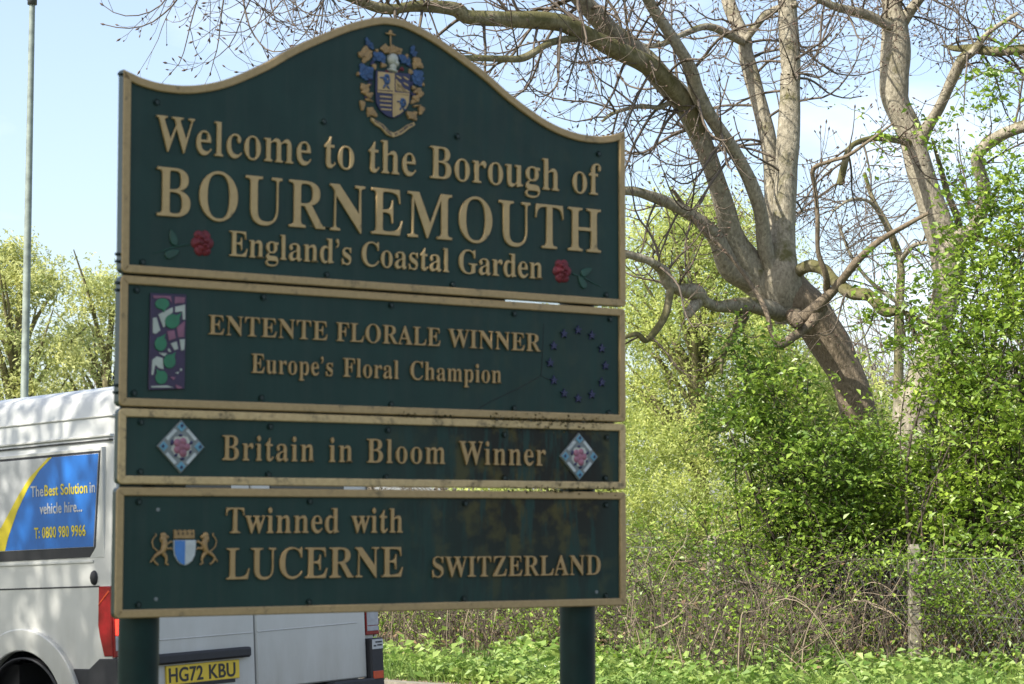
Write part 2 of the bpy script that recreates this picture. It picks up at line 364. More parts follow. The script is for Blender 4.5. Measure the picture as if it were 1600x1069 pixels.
for key, z0, z1, lab, idx in PN:
    if key == 'upper':
        r_ = .014; loop = [(x, z) for x, z in tops]
        loop = loop[::-1] + [(0 + r_ - r_ * math.cos(R(a)), .9535 + r_ - r_ * math.sin(R(a))) for a in (0, 22, 45, 68, 90)] + [(1.7435 - r_ + r_ * math.sin(R(a)), .9535 + r_ - r_ * math.cos(R(a))) for a in (0, 22, 45, 68, 90)]
    else:
        loop = rrect(-.0015 if key != 'twin' else -.0045, 1.741, z0, z1)
    loop = ccw([P2(*p) for p in loop])
    k = MB(); inn = offset_loop(loop, .012); k.prism(inn, .0095, .022)
    pn = k.build('sign_panel', M['field'], sign); pn['label'] = lab; panels[key] = pn
    frame_mesh(loop, [(0, .036 if idx < 3 else .028)] + PROF[1:], [M['gold_mossy'] if key == 'bloom' else M['gold'], M['edge']], 'frame', pn)
# posts: tube with cap and panel clamps behind
for x in (.1075, 1.612):
    k = MB(); k.tube([(x, .090, -.05), (x, .090, .6), (x, .090, ZO + 1.38)], .057, 32, 0); k.dome((x, .090, 0), .001, .001, .001)
    top = [(x, .090, ZO + 1.38), (x, .090, ZO + 1.39), (x, .090, ZO + 1.396)]; k.tube(top, [.057, .045, .002], 32, 0)
    k.build('post', M['post'], sign)
k = MB()
for z, a, b_ in ((.07, .02, 1.72), (.30, .02, 1.72), (.363, .02, .22), (.42, .02, 1.72), (.53, .02, 1.72), (.585, .02, 1.72), (.65, .02, 1.72), (.86, .02, 1.72), (.957, .02, 1.30), (1.05, .02, 1.72), (1.40, .02, 1.72)): k.box(a, b_, .0365, .046, ZO + z - .014, ZO + z + .014)  # those behind the panel joints are added to block sky light in the gaps
k.build('back_rail_gap_blocker', M['edge'], sign)
bolts = dict(upper=[(.1017, 1.4433), (.6366, 1.4432), (1.1036, 1.4451), (1.6399, 1.4418), (.0655, .9871), (.6507, .9885), (1.0882, .9864), (1.668, .9885)],
             award=[(.0493, .9085), (.4434, .9105), (.8713, .9105), (1.3136, .909), (1.6828, .911), (.0458, .6196), (.4401, .6194), (.8726, .6136), (1.3133, .6146), (1.6762, .6105)],
             bloom=[(.068, .5403), (.4696, .5373), (.862, .537), (1.2777, .5320), (1.6682, .5325), (.0681, .402), (.4648, .3994), (.856, .3963), (1.2776, .3987), (1.6625, .4028)],
             twin=[(.0655, .3188), (.6006, .323), (1.1354, .3196), (1.6646, .3176), (.0677, .0356), (.6008, .0325), (1.1312, .0320), (1.663, .031)])
k = MB(); k.tube([(0, .0100, 0), (0, .0065, 0)], .0095, 14); k.tube([(0, .0065, 0), (0, .0018, 0)], .0062, 6, cap=True); bolt_me = k.build('bolt', M['bolt']).data
bpy.data.objects.remove(bpy.data.objects['bolt'])
for key, L in bolts.items():
    for u, v in L: link('bolt', bolt_me, panels[key], (u, 0, v + ZO))
k = MB(); k.tube([(0, .0100, 0), (0, .0075, 0)], .0055, 12, cap=True); cap_me = k.build('blanking_cap', M['screw']).data
bpy.data.objects.remove(bpy.data.objects['blanking_cap'])
for u, v in ((.1234, .2978), (.1211, .0503), (1.6282, .0438)): link('blanking_cap', cap_me, panels['twin'], (u, 0, v + ZO))
k = MB(); k.tube([(-.012, .013, 0), (.003, .013, 0)], .0045, 8, cap=True); edge_me = k.build('edge_bolt', M['bolt']).data
bpy.data.objects.remove(bpy.data.objects['edge_bolt'])
for key, vs in (('upper', (1.512, 1.005, .985)), ('award', (.925, .905, .64, .62))):
    for v in vs:
        link('edge_bolt', edge_me, panels[key], (-.002, 0, v + ZO))

# ---- serif letters: outlines of the mathematical bold alphabet, slimmed across their stems
def mb_(s): return ''.join(chr(0x1D400 + ord(c) - 65) if 'A' <= c <= 'Z' else chr(0x1D41A + ord(c) - 97) if 'a' <= c <= 'z' else c for c in s)
_gl = {}
def contours(ch, serif=True, res=6):
    key = (ch, serif)
    if key in _gl: return _gl[key]
    cu = bpy.data.curves.new('tmp', 'FONT'); cu.body = mb_(ch) if serif else ch; cu.resolution_u = res
    o = bpy.data.objects.new('tmp', cu); col.objects.link(o); dg = bpy.context.evaluated_depsgraph_get(); dg.update()
    c2 = o.evaluated_get(dg).to_curve(dg); out_ = []
    for sp in c2.splines:
        bp = sp.bezier_points; n = len(bp); pts = []
        for i in range(n):
            a, b_ = bp[i], bp[(i + 1) % n]; p0, p1, p2, p3 = [np.array(q[:2]) for q in (a.co, a.handle_right, b_.handle_left, b_.co)]
            straight = abs(np.cross(p3 - p0, p1 - p0)) < 1e-5 and abs(np.cross(p3 - p0, p2 - p0)) < 1e-5
            for t in ([0] if straight else np.linspace(0, 1, res, endpoint=False)):
                pts.append((1 - t) ** 3 * p0 + 3 * (1 - t) ** 2 * t * p1 + 3 * (1 - t) * t * t * p2 + t ** 3 * p3)
        cl = []
        for p in pts:
            if not cl or np.linalg.norm(p - cl[-1]) > 1e-4: cl.append(p)
        out_.append(np.array(cl))
    o.evaluated_get(dg).to_curve_clear(); bpy.data.objects.remove(o); bpy.data.curves.remove(cu)
    _gl[key] = out_; return out_
def inside(p, poly):
    x, y = p; c = False; n = len(poly)
    for i in range(n):
        x1, y1 = poly[i]; x2, y2 = poly[i - 1]
        if (y1 > y) != (y2 > y) and x < (x2 - x1) * (y - y1) / (y2 - y1) + x1: c = not c
    return c
def hwidth(p, d, cs):
    x, y = p; best = 1.0
    for Q in cs:
        a = Q; b_ = np.roll(Q, -1, 0); c = (a[:, 1] > y) != (b_[:, 1] > y)
        if c.any():
            xs = a[c, 0] + (y - a[c, 1]) / (b_[c, 1] - a[c, 1]) * (b_[c, 0] - a[c, 0]); dd = (xs - x) * d; dd = dd[dd > 1e-4]
            if len(dd): best = min(best, dd.min())
    return best
def glyph_mesh(ch, sx, sz, thin, fat, depth, m, serif=True):
    cs = contours(ch, serif); cu = bpy.data.curves.new('g', 'CURVE'); cu.dimensions = '2D'; cu.fill_mode = 'BOTH'
    for ci, P in enumerate(cs):
        hole = sum(inside(P[0], Q) for qi, Q in enumerate(cs) if qi != ci) % 2 == 1
        area = .5 * np.sum(P[:, 0] * np.roll(P[:, 1], -1) - np.roll(P[:, 0], -1) * P[:, 1])
        if (area < 0) != hole: P = P[::-1]                          # outer ccw, hole cw: solid always on the left
        a = P - np.roll(P, 1, 0); b_ = np.roll(P, -1, 0) - P
        a /= np.linalg.norm(a, axis=1)[:, None]; b_ /= np.linalg.norm(b_, axis=1)[:, None]
        na = np.stack([-a[:, 1], a[:, 0]], 1); nb = np.stack([-b_[:, 1], b_[:, 0]], 1); mm = na + nb; L = (mm * mm).sum(1)
        mm = mm * (2 / np.maximum(L, 1.0))[:, None]                 # inward mitre
        th = np.array([min(thin, .34 * hwidth(P[i] + mm[i] * .0015, 1 if mm[i][0] > 0 else -1, cs)) for i in range(len(P))]) if thin else np.zeros(len(P))
        lim = np.minimum(1, .02 / (np.abs(mm[:, 0]) * np.maximum(th, 1e-6) + 1e-9)); Q = P + np.stack([mm[:, 0] * th * lim, -mm[:, 1] * fat], 1)
        Q[:, 0] -= np.where(th < thin * .6, mm[:, 0] * fat * 1.3, 0)
        sp = cu.splines.new('POLY'); sp.points.add(len(Q) - 1)
        Q = Q * np.array((sx, sz)); sp.points.foreach_set('co', np.column_stack([Q, np.zeros(len(Q)), np.ones(len(Q))]).ravel()); sp.use_cyclic_u = True
    bv = .0012 if sz > .13 else .0006
    cu.extrude = depth / 2 - bv; cu.bevel_depth = bv; cu.bevel_resolution = 0; cu.offset = -bv * .8
    o = bpy.data.objects.new('g', cu); col.objects.link(o); dg = bpy.context.evaluated_depsgraph_get(); dg.update()
    me = bpy.data.meshes.new_from_object(o.evaluated_get(dg)); bpy.data.objects.remove(o); bpy.data.curves.remove(cu)
    n = len(me.vertices); co = np.empty(n * 3, np.float32); me.vertices.foreach_get('co', co); co = co.reshape(-1, 3)
    new = np.stack([co[:, 0], -co[:, 2], co[:, 1]], 1)               # stand it upright, front towards -y
    me.vertices.foreach_set('co', new.astype(np.float32).ravel()); me.materials.clear(); me.materials.append(m); me.update(); me.name = 'letter'
    return me
def ext(cs): P = np.concatenate(cs); return P[:, 0].min(), P[:, 0].max(), P[:, 1].min(), P[:, 1].max()
_mc = {}
def word(txt, u0, u1, base, cap, parent, m, thin=.030, fat=.004, depth=.0085, yf=.001, track=0, serif=True, name='letter'):
    full = mb_(txt) if serif else txt; xs = []; x = 0
    cu = bpy.data.curves.new('tmp', 'FONT'); o = bpy.data.objects.new('tmp', cu); col.objects.link(o); dg = bpy.context.evaluated_depsgraph_get()
    for i in range(1, len(txt) + 1):
        cu.body = full[:i]; dg.update(); ev = o.evaluated_get(dg); w = ev.to_curve(dg); mx = max((bp.co[0] for s in w.splines for bp in s.bezier_points), default=0); ev.to_curve_clear()
        xs.append(mx - ext(contours(txt[i - 1], serif))[1] + track * (i - 1) if txt[i - 1] != ' ' else 0)
    bpy.data.objects.remove(o); bpy.data.curves.remove(cu)
    H = ext(contours('E', serif))[3]; left = xs[0] + ext(contours(txt[0], serif))[0]; right = xs[-1] + ext(contours(txt[-1], serif))[1]
    sx = (u1 - u0) / (right - left); sz = cap / H; obs = []
    for i, ch in enumerate(txt):
        if ch == ' ': continue
        key = (ch, round(sx, 4), round(sz, 4), m.name, depth)
        if key not in _mc: _mc[key] = glyph_mesh(ch, sx, sz, thin, fat, depth, m, serif)
        obs.append(link(name, _mc[key], parent, (u0 + (xs[i] - left) * sx, yf + depth / 2, base + ZO if parent in panels.values() else base)))
    return obs
L1, L2, up, aw, bl, tw = M['letter'], M['letter2'], panels['upper'], panels['award'], panels['bloom'], panels['twin']
for t, a, b_ in (('Welcome', .0984, .5948), ('to', .6364, .7408), ('the', .7875, .9542), ('Borough', 1.0026, 1.4843), ('of', 1.5334, 1.6481)): word(t, a, b_, 1.308, .098, up, L1)
word('BOURNEMOUTH', .1016, 1.6475, 1.1226, .137, up, L1, thin=.046, fat=.004, track=.04)
for t, a, b_ in (('England’s', .3303, .7319), ('Coastal', .7663, 1.0734), ('Garden', 1.1078, 1.4186)): word(t, a, b_, 1.0235, .0715, up, L1)
for t, a, b_ in (('ENTENTE', .2687, .6529), ('FLORALE', .682, 1.0428), ('WINNER', 1.0702, 1.4109)): word(t, a, b_, .795, .0545, aw, L2, thin=.038, fat=.002, track=.02, depth=.0080)
for t, a, b_ in (('Europe’s', .406, .6721), ('Floral', .7064, .8967), ('Champion', .9369, 1.2645)): word(t, a, b_, .6905, .0545, aw, L2, thin=.028, track=.03, depth=.0080)
for t, a, b_ in (('Britain', .3165, .6123), ('in', .661, .7403), ('Bloom', .788, 1.0618), ('Winner', 1.1099, 1.4307)): word(t, a, b_, .439, .0695, bl, L2, thin=.028, track=.05, depth=.0080)
for t, a, b_ in (('Twinned', .3308, .6966), ('with', .7373, .9137)): word(t, a, b_, .2325, .071, tw, L2, thin=.032, track=.02, depth=.0080)
word('LUCERNE', .3321, .914, .102, .087, tw, L2, thin=.040, fat=.003, depth=.0080)
word('SWITZERLAND', 1.0174, 1.641, .0985, .0605, tw, L2, thin=.038, fat=.002, track=.02, depth=.0080)

# ---- emblems on the panels
YF = .0095
def subpart(k, name, m, parent): return k.build(name, m, parent)
# stained glass strip
def gz(x, y): px, py = 220 + x / 5.34, 430 + y / 5.345; return P2(.0899 + (px - 236) * .00195, .9005 - (py - 459) * .00177 + (px - 236) * .00012)
k = MB(); k.prism([gz(86, 152), gz(385, 165), gz(380, 972), gz(80, 972)], .003, YF, 0, .001)
subpart(k, 'leaded_glass_backing', M['purple'], aw)
cells = dict(pink=[[(105, 172), (250, 178), (262, 240), (240, 205), (185, 192), (135, 200), (108, 195)], [(288, 185), (372, 190), (366, 238), (285, 243)], [(225, 478), (285, 470), (298, 540), (240, 560)], [(305, 445), (372, 395), (366, 528), (318, 532)], [(250, 862), (300, 872), (285, 895)], [(300, 932), (365, 960), (330, 972), (305, 960)]],
             white=[[(290, 270), (372, 252), (375, 380), (355, 380), (350, 310), (290, 318)], [(150, 335), (268, 275), (270, 318), (215, 360), (205, 440), (192, 445)], [(105, 365), (135, 358), (168, 470), (130, 500), (106, 490)], [(330, 550), (375, 548), (370, 640), (345, 645)], [(255, 585), (305, 565), (320, 630), (290, 640)], [(105, 720), (140, 690), (190, 705), (200, 800), (160, 790), (130, 760), (115, 845), (100, 845)], [(155, 660), (230, 665), (205, 692)], [(232, 632), (245, 625), (262, 655), (240, 655)], [(98, 940), (230, 938), (285, 958), (100, 952)], [(295, 835), (330, 822), (320, 845)], [(335, 800), (355, 798), (352, 820), (338, 818)]])
for nm, mk in (('pink', 'pinkglass'), ('white', 'whiteglass')):
    for c in cells[nm]:
        k = MB(); k.prism([gz(*p) for p in c], .0012, .0032, 0, .0006); subpart(k, 'glass_piece', M[mk], aw)
def teardrop(cx, cy, w, h, ax, ay):
    o = []
    for i in range(20):
        a = 2 * math.pi * i / 20; rr = 1; x = cx + math.cos(a) * w; y = cy + math.sin(a) * h; o.append((x, y))
    j = min(range(20), key=lambda q: (o[q][0] - ax) ** 2 + (o[q][1] - ay) ** 2); o[j] = (ax, ay); return o
for cx, cy, w, h, ax, ay in ((180, 245, 58, 48, 195, 320), (265, 395, 62, 62, 342, 320), (172, 585, 50, 62, 212, 500), (248, 735, 50, 60, 298, 655), (182, 870, 50, 58, 140, 795)):
    k = MB(); k.prism([gz(*p) for p in teardrop(cx, cy, w, h, ax, ay)], -.0005, .0032, 0, .0012); subpart(k, 'glass_leaf', M['greenglass'], aw)
# ring of stars
for i in range(12):
    a = R(90 - 30 * i); cx, cz = 1.5565 + .1075 * math.cos(a), .7612 + .1085 * math.sin(a)
    st = [(cx + (.0155 if q % 2 == 0 else .0065) * math.sin(R(36 * q)), cz + ZO + (.0155 if q % 2 == 0 else .0065) * math.cos(R(36 * q))) for q in range(10)]
    k = MB(); k.prism(st, .003, YF, 0, .001); subpart(k, 'star', M['starblue'], aw)
# hairline crack in the panel
k = MB()
for L in ([(1.4269, .8847), (1.424, .82), (1.4168, .7196), (1.445, .709), (1.4703, .7014)], [(1.4168, .7196), (1.32, .672), (1.24, .638), (1.1884, .613), (1.1605, .585)]):
    k.tube([(u, .0095, v + ZO) for u, v in L], .0012, 4)
subpart(k, 'crack', M['darkgap'], aw)
# diamonds
def diamond(cx, cz, parent):
    W, H = .0728, .0745
    def d(u, v): return (cx + u * W, cz + ZO + v * H)
    k = MB(); k.prism([d(0, 1), d(-1, 0), d(0, -1), d(1, 0)], .001, YF, 0, .0015); subpart(k, 'diamond_plaque', M['screw'], parent)
    for sx, sz in ((0, 1), (0, -1), (1, 0), (-1, 0)):
        c = (sx * .74, sz * .74); k = MB(); k.prism([d(c[0], c[1] + .19), d(c[0] - .19, c[1]), d(c[0], c[1] - .19), d(c[0] + .19, c[1])], -.0008, .0012, 0, .0006); subpart(k, 'corner_tile', M['skyblue'], parent)
        c = (sx * .78, sz * .78); k = MB(); k.prism([d(c[0] + .02, c[1] + .09), d(c[0] - .07, c[1]), d(c[0], c[1] - .08), d(c[0] + .08, c[1])], -.0016, -.0006); subpart(k, 'corner_tile', M['navy'], parent)
    for sx, sz in ((1, 1), (1, -1), (-1, 1), (-1, -1)):
        k = MB(); k.prism([d(sx * .21, sz * .62), d(sx * .25, sz * .71) if 0 else d(sx * .30, sz * .66), d(sx * .66, sz * .30), d(sx * .56, sz * .22), d(sx * .20, sz * .58)], -.0006, .0012, 0, .0004); subpart(k, 'white_bar', M['shieldwhite'], parent)
    k = MB(); k.prism([d(.40 * math.cos(R(q * 18)) * (1 + .12 * (q % 2)), .40 * math.sin(R(q * 18)) * (1 + .12 * (q % 2))) for q in range(20)], -.0004, .0014); subpart(k, 'flower_ground', M['silver'], parent)
    for a, rr, s in ((0, 0, .17), (70, .2, .15), (142, .22, .16), (214, .21, .15), (286, .24, .17), (-2, .23, .15)):
        x, z = rr * math.cos(R(a)), rr * math.sin(R(a)); k = MB(); k.dome((cx + x * W, -.0006, cz + ZO + z * H), s * W, s * H, .004); subpart(k, 'petal', M['rosepink'], parent)
    for a, rr, s, t in ((20, .43, .10, 40), (95, .42, .09, 0), (160, .42, .12, 80), (235, .40, .09, 30), (275, .46, .10, 0), (-28, .42, .08, 60)):
        x, z = rr * math.cos(R(a)), rr * math.sin(R(a)); k = MB(); k.dome((cx + x * W, -.0006, cz + ZO + z * H), s * W, s * .6 * H, .003, rot=R(t)); subpart(k, 'emblem_leaf', M['navy'], parent)
diamond(.1880, .4740, bl); diamond(1.5575, .4695, bl)
# roses
def rose(cx, cz, s, parent):
    cz += ZO
    for i, (rr, n, pr, h) in enumerate(((.026, 6, .0165, .007), (.0165, 5, .0135, .010), (.007, 3, .010, .013))):
        for q in range(n):
            a = 2 * math.pi * q / n + i * .5; k = MB(); x, z = cx + rr * math.cos(a) * .85, cz + rr * math.sin(a)
            k.dome((x, YF - i * .0015, z), pr, pr * .82, h, 0, 12, a + 1.2); k.dome((x + .003 * math.cos(a + 2), YF - i * .0015 - h * .45, z), pr * .7, pr * .35, h * .75, 0, 10, a + 1.0)
            subpart(k, 'rose_petal', M['red'], parent)
    L = [((-.091, .009), (-.10, .020), 1.9), ((-.094, -.037), (-.085, -.030), .4)] if s < 0 else [((.094, .004), (.09, .012), .5), ((.077, -.030), (.08, -.03), 2.2)]
    for (dx, dz), _, rot in L:
        k = MB(); o = []
        for i in range(14):
            t = 2 * math.pi * i / 14; x = .024 * math.cos(t); z = .012 * math.sin(t) * (1 - .35 * math.cos(t)); o.append((cx + dx + x * math.cos(rot) - z * math.sin(rot), cz + dz + x * math.sin(rot) + z * math.cos(rot)))
        k.prism(o, .0045, YF, 0, .002); subpart(k, 'rose_leaf', M['leafgreen'], parent)
    k = MB(); k.tube([(cx + s * .04, YF - .001, cz - .006), (cx + s * .085, YF - .001, cz - .016), (cx + s * .12, YF - .001, cz - .030), (cx + s * .152, YF - .001, cz - .040)], [.0022, .002, .0016, .001], 6); subpart(k, 'rose_stem', M['leafgreen'], parent)
rose(.2490, 1.054, -1, up); rose(1.4965, 1.054, 1, up)
# twin-town arms
def ln(x, y): px, py = 220 + x / 4.114, 640 + y / 4.112; return P2(.1012 + (px - 237) * .001967, .2358 - (py - 832) * .00178)
sh = [(215, 842), (357, 842), (357, 900), (350, 945), (335, 975), (310, 997), (286, 1006), (260, 997), (236, 972), (221, 940), (215, 900)]
k = MB(); k.prism([ln(*p) for p in sh], .002, YF, 0, .002); subpart(k, 'arms_shield', M['shieldwhite'], tw)
k = MB(); k.prism([ln(*p) for p in [(218, 845), (285, 845), (285, 1003), (262, 994), (238, 970), (224, 938), (218, 900)]], .0005, .003, 0, .0006); subpart(k, 'shield_half', M['shieldblue'], tw)
cw = [(216, 832), (218, 775), (232, 775), (236, 790), (248, 775), (262, 776), (268, 790), (278, 776), (292, 776), (298, 790), (308, 776), (322, 776), (326, 790), (334, 776), (345, 776), (347, 832)]
k = MB(); k.prism([ln(*p) for p in cw], .002, YF, 0, .0008); subpart(k, 'mural_crown', M['crestgold'], tw)
k = MB()
for x in (242, 270, 300, 328): k.dome((*[ln(x, 800)[0]], .001, ln(x, 800)[1]), .0022, .004, .001)
subpart(k, 'crown_openings', M['darkgap'], tw)
def lion(fl):
    def q(x, y): x = x if not fl else 568 - x; return ln(x, y)
    k = MB(); ye = .005
    def limb(L, w): k.tube([(q(x, y)[0], ye - (.001 if i % 2 else 0), q(x, y)[1]) for i, (x, y) in enumerate(L)], [a * .00048 for a in w], 8)
    limb([(150, 795), (152, 830), (158, 870), (150, 905), (135, 925)], [8, 15, 20, 17, 13])          # body, upright
    for x, y, a, b_ in ((150, 812, 22, 20), (170, 822, 15, 12), (140, 835, 14, 24), (152, 850, 20, 22)): k.dome((q(x, y)[0], ye, q(x, y)[1]), a * .00045, b_ * .00045, .007)
    limb([(160, 865), (182, 862), (198, 850), (207, 858)], [9, 7, 6, 5]); limb([(160, 885), (180, 898), (196, 892), (206, 902)], [9, 7, 6, 5])
    limb([(148, 925), (165, 945), (172, 970), (165, 990), (182, 1000)], [13, 10, 7, 6, 6]); limb([(130, 920), (105, 938), (85, 960), (100, 985), (118, 1000)], [12, 10, 7, 6, 6])
    limb([(130, 925), (105, 905), (85, 885), (78, 850), (90, 825), (104, 812), (98, 800)], [6, 4, 4, 4, 4, 4, 5]); limb([(90, 960), (75, 975), (70, 985)], [6, 5, 3])
    subpart(k, 'rampant_lion', M['crestgold'], tw)
lion(False); lion(True)
# town crest
def c_(x, y): return P2(.8612 + (x - 375) * .000419, 1.7445 - (y - 95) * .000366 + (x - 375) * .0000465)
def blob(L, mk, name, h=.009, y=YF):
    jag = name in ('crest_mantling', 'scroll_end', 'crest_crown')
    for x, y_, a, b_, r_ in L:
        k = MB(); u, v = c_(x, y_)
        if jag:
            n = 13; ph = rnd.random() * 6; pts = []
            for i in range(n):
                t = 2 * math.pi * i / n; q = 1.12 + .26 * math.sin(3 * t + ph) + .12 * (i % 2); xx, zz = a * .00042 * q * math.cos(t), b_ * .00037 * q * math.sin(t)
                pts.append((u + xx * math.cos(R(r_)) - zz * math.sin(R(r_)), v + xx * math.sin(R(r_)) + zz * math.cos(R(r_))))
            hh = h * rnd.uniform(.45, .8); k.prism(pts, y - hh, y, 0, .0016); k.tube([(u - a * .0003, y - hh, v - b_ * .00025), (u, y - hh - .0016, v), (u + a * .0003, y - hh, v + b_ * .00025)], [.0006, .0022, .0006], 5)
        else: k.dome((u, y, v), a * .00042, b_ * .00037, h * rnd.uniform(.8, 1.25), 0, 12, R(r_))
        subpart(k, name, M[mk], up)
def poly(L, mk, name, y0=.003, y1=YF, ch=.001): k = MB(); k.prism([c_(*p) for p in L], y0, y1, 0, ch); subpart(k, name, M[mk], up)
poly([(258, 430), (545, 455), (545, 620), (540, 700), (510, 760), (460, 805), (405, 828), (350, 810), (295, 765), (262, 700), (255, 600)], 'navy', 'crest_shield', .003, YF)
poly([(272, 440), (398, 452), (398, 600), (270, 592)], 'letter', 'shield_quarter', .001, .0032, .0004)
poly([(412, 625), (532, 640), (530, 700), (505, 750), (460, 790), (412, 815)], 'letter', 'shield_quarter', .001, .0032, .0004)
poly([(396, 450), (410, 452), (410, 820), (396, 815)], 'letter', 'shield_bar', .001, .0032, .0004)
poly([(268, 598), (535, 622), (535, 636), (268, 612)], 'letter', 'shield_bar', .0005, .0032, .0004)
for y in (640, 675, 710, 745): poly([(290 + (y > 720) * 8, y), (385, y + 8), (385, y + 20), (290 + (y > 720) * 8, y + 12)], 'letter', 'shield_bar', .001, .0032, .0004)
for x, y in ((430, 470), (490, 480), (430, 520), (490, 530), (440, 570), (500, 585)): poly([(x - 12, y), (x + 8, y + 3), (x + 38, y + 22), (x + 30, y + 32), (x + 5, y + 15)], 'letter', 'shield_bar', .001, .0032, .0004)
poly([(420, 500), (428, 500), (428, 600), (515, 612), (515, 605), (420, 596)], 'letter', 'shield_bar', .0012, .0032, .0004)
blob([(345, 475, 22, 16, 0), (330, 505, 18, 26, 20), (345, 530, 24, 20, 0), (325, 560, 22, 10, 60), (355, 570, 18, 9, -50), (300, 490, 18, 8, 0), (362, 500, 8, 30, 10)], 'blue', 'shield_beast', .004, .001)
blob([(478, 675, 20, 14, 0), (468, 700, 18, 24, 20), (480, 722, 22, 18, 0), (462, 748, 18, 9, 60), (488, 755, 16, 8, -50), (440, 690, 14, 7, 0), (497, 700, 7, 26, 10)], 'blue', 'shield_beast', .004, .001)
blob([(402, 335, 46, 56, 0), (405, 395, 30, 45, 0), (400, 430, 45, 16, -10), (425, 370, 22, 32, 20)], 'silver', 'crest_helmet', .014)
blob([(330, 245, 26, 28, 0), (365, 250, 22, 22, 0), (400, 245, 24, 24, 0), (435, 255, 22, 22, 0), (460, 262, 14, 20, 0), (350, 275, 30, 12, 0), (410, 275, 50, 12, -4)], 'crestgold', 'crest_crown', .012)
k = MB(); k.tube([(c_(380, 245)[0], .004, c_(380, 245)[1]), (c_(376, 90)[0], .004, c_(376, 90)[1])], .0026, 8); k.tube([(c_(335, 118)[0], .004, c_(335, 118)[1]), (c_(376, 124)[0], .002, c_(376, 124)[1]), (c_(418, 132)[0], .004, c_(418, 132)[1])], [.002, .004, .002], 8)
k.dome((c_(376, 108)[0], .003, c_(376, 108)[1]), .007, .006, .004); subpart(k, 'crest_cross', M['crestgold'], up)
blob([(190, 195, 16, 30, 20), (215, 225, 26, 22, -30), (275, 310, 34, 34, 0), (310, 335, 26, 30, 0), (255, 330, 20, 20, 0), (160, 420, 34, 40, 10), (195, 450, 40, 40, 0), (150, 465, 26, 26, 0), (215, 430, 20, 26, 0), (180, 490, 28, 18, 0)], 'blue', 'crest_mantling', .012)
blob([(568, 250, 14, 30, 0), (575, 285, 24, 22, 0), (490, 330, 34, 30, 0), (520, 355, 26, 26, 0), (465, 310, 20, 20, 0), (610, 470, 34, 44, -10), (590, 500, 28, 30, 0), (640, 500, 20, 26, 0), (620, 540, 30, 18, 0)], 'blue', 'crest_mantling', .012)
blob([(175, 270, 30, 34, 0), (140, 300, 26, 18, 0), (190, 310, 28, 30, 0), (205, 280, 18, 22, 0), (165, 345, 18, 20, 0), (265, 265, 12, 14, 0), (320, 385, 20, 18, 0), (165, 570, 30, 22, -20), (180, 605, 22, 30, 0), (205, 635, 26, 20, 20), (195, 555, 22, 12, 30), (160, 610, 14, 14, 0), (205, 675, 30, 8, -10), (150, 715, 18, 34, 5), (245, 395, 14, 22, 30), (115, 460, 12, 14, 0)], 'crestgold', 'crest_mantling', .011)
blob([(600, 350, 26, 34, -20), (625, 385, 26, 22, 0), (590, 385, 20, 24, 0), (515, 310, 12, 18, 0), (550, 440, 16, 20, 0), (610, 600, 30, 18, 20), (630, 625, 22, 26, 0), (600, 660, 26, 24, 0), (575, 690, 22, 14, 20), (640, 760, 20, 32, -15), (600, 725, 30, 7, 15), (575, 575, 16, 14, 0), (655, 545, 12, 12, 0)], 'crestgold', 'crest_mantling', .011)
blob([(205, 500, 30, 12, 0), (215, 540, 14, 20, 0), (235, 370, 16, 20, 0), (540, 380, 18, 18, 0), (560, 540, 14, 24, 0), (575, 630, 18, 20, 0), (190, 650, 20, 12, 0)], 'navy', 'crest_mantling', .007)
blob([(435, 440, 20, 12, 20), (480, 415, 16, 14, 0), (350, 440, 16, 10, 0)], 'red', 'crest_mantling', .008)
poly([(222, 820), (260, 845), (320, 880), (365, 935), (405, 950), (460, 928), (520, 885), (575, 862), (585, 888), (530, 920), (470, 965), (405, 988), (350, 965), (305, 912), (255, 882), (220, 845)], 'letter', 'crest_scroll', .001, YF, .001)
blob([(215, 765, 22, 30, 0), (235, 785, 26, 22, 0), (205, 790, 16, 18, 0), (545, 800, 24, 26, 0), (575, 820, 26, 24, 0), (590, 790, 14, 18, 0), (255, 800, 14, 16, 0)], 'crestgold', 'scroll_end', .011)
def motto(txt, path):
    P = spline([(*c_(*p), 0) for p in path], 8)[:, :2]; L = np.r_[0, np.cumsum(np.linalg.norm(np.diff(P, axis=0), axis=1))]
    k = len(txt); obs = []
    for i, ch in enumerate(txt):
        if ch == ' ': continue
        s = L[-1] * (i + .5) / k; x = np.interp(s, L, P[:, 0]); z = np.interp(s, L, P[:, 1]); x2 = np.interp(s + .002, L, P[:, 0]); z2 = np.interp(s + .002, L, P[:, 1])
        key = ('motto', ch)
        if key not in _mc: _mc[key] = glyph_mesh(ch, .0088, .0088, .0, .0, .0012, M['navy'])
        o = link('motto_letter', _mc[key], up, (x - .0030, .0004, z - .003)); o.rotation_euler = (0, -math.atan2(z2 - z, x2 - x), 0)
motto('PULCHRITUDO', [(240, 845), (300, 880), (345, 930), (385, 962)]); motto('ET SALUBRITAS', [(415, 968), (470, 942), (525, 902), (572, 880)])
# moss tufts along the joints
k = TB()
for u0, u1, v, n, sp_ in ((1.22, 1.66, .5795, 260, .010), (1.28, 1.56, .363, 90, .006), (1.62, 1.70, .362, 40, .007), (.86, 1.10, .5815, 50, .004), (1.2, 1.62, .556, 60, .006)):
    C = np.column_stack([rng.uniform(u0, u1, n), rng.uniform(-.004, .004, n), v + ZO + rng.normal(0, sp_, n)]); k.leaves(C, .009, 0, .3, .7)
mo = k.build('moss', [leaf_mat('joint_moss', (.03, .028, .012), (.09, .075, .02), .1)], panels['bloom']); mo['kind'] = 'stuff'

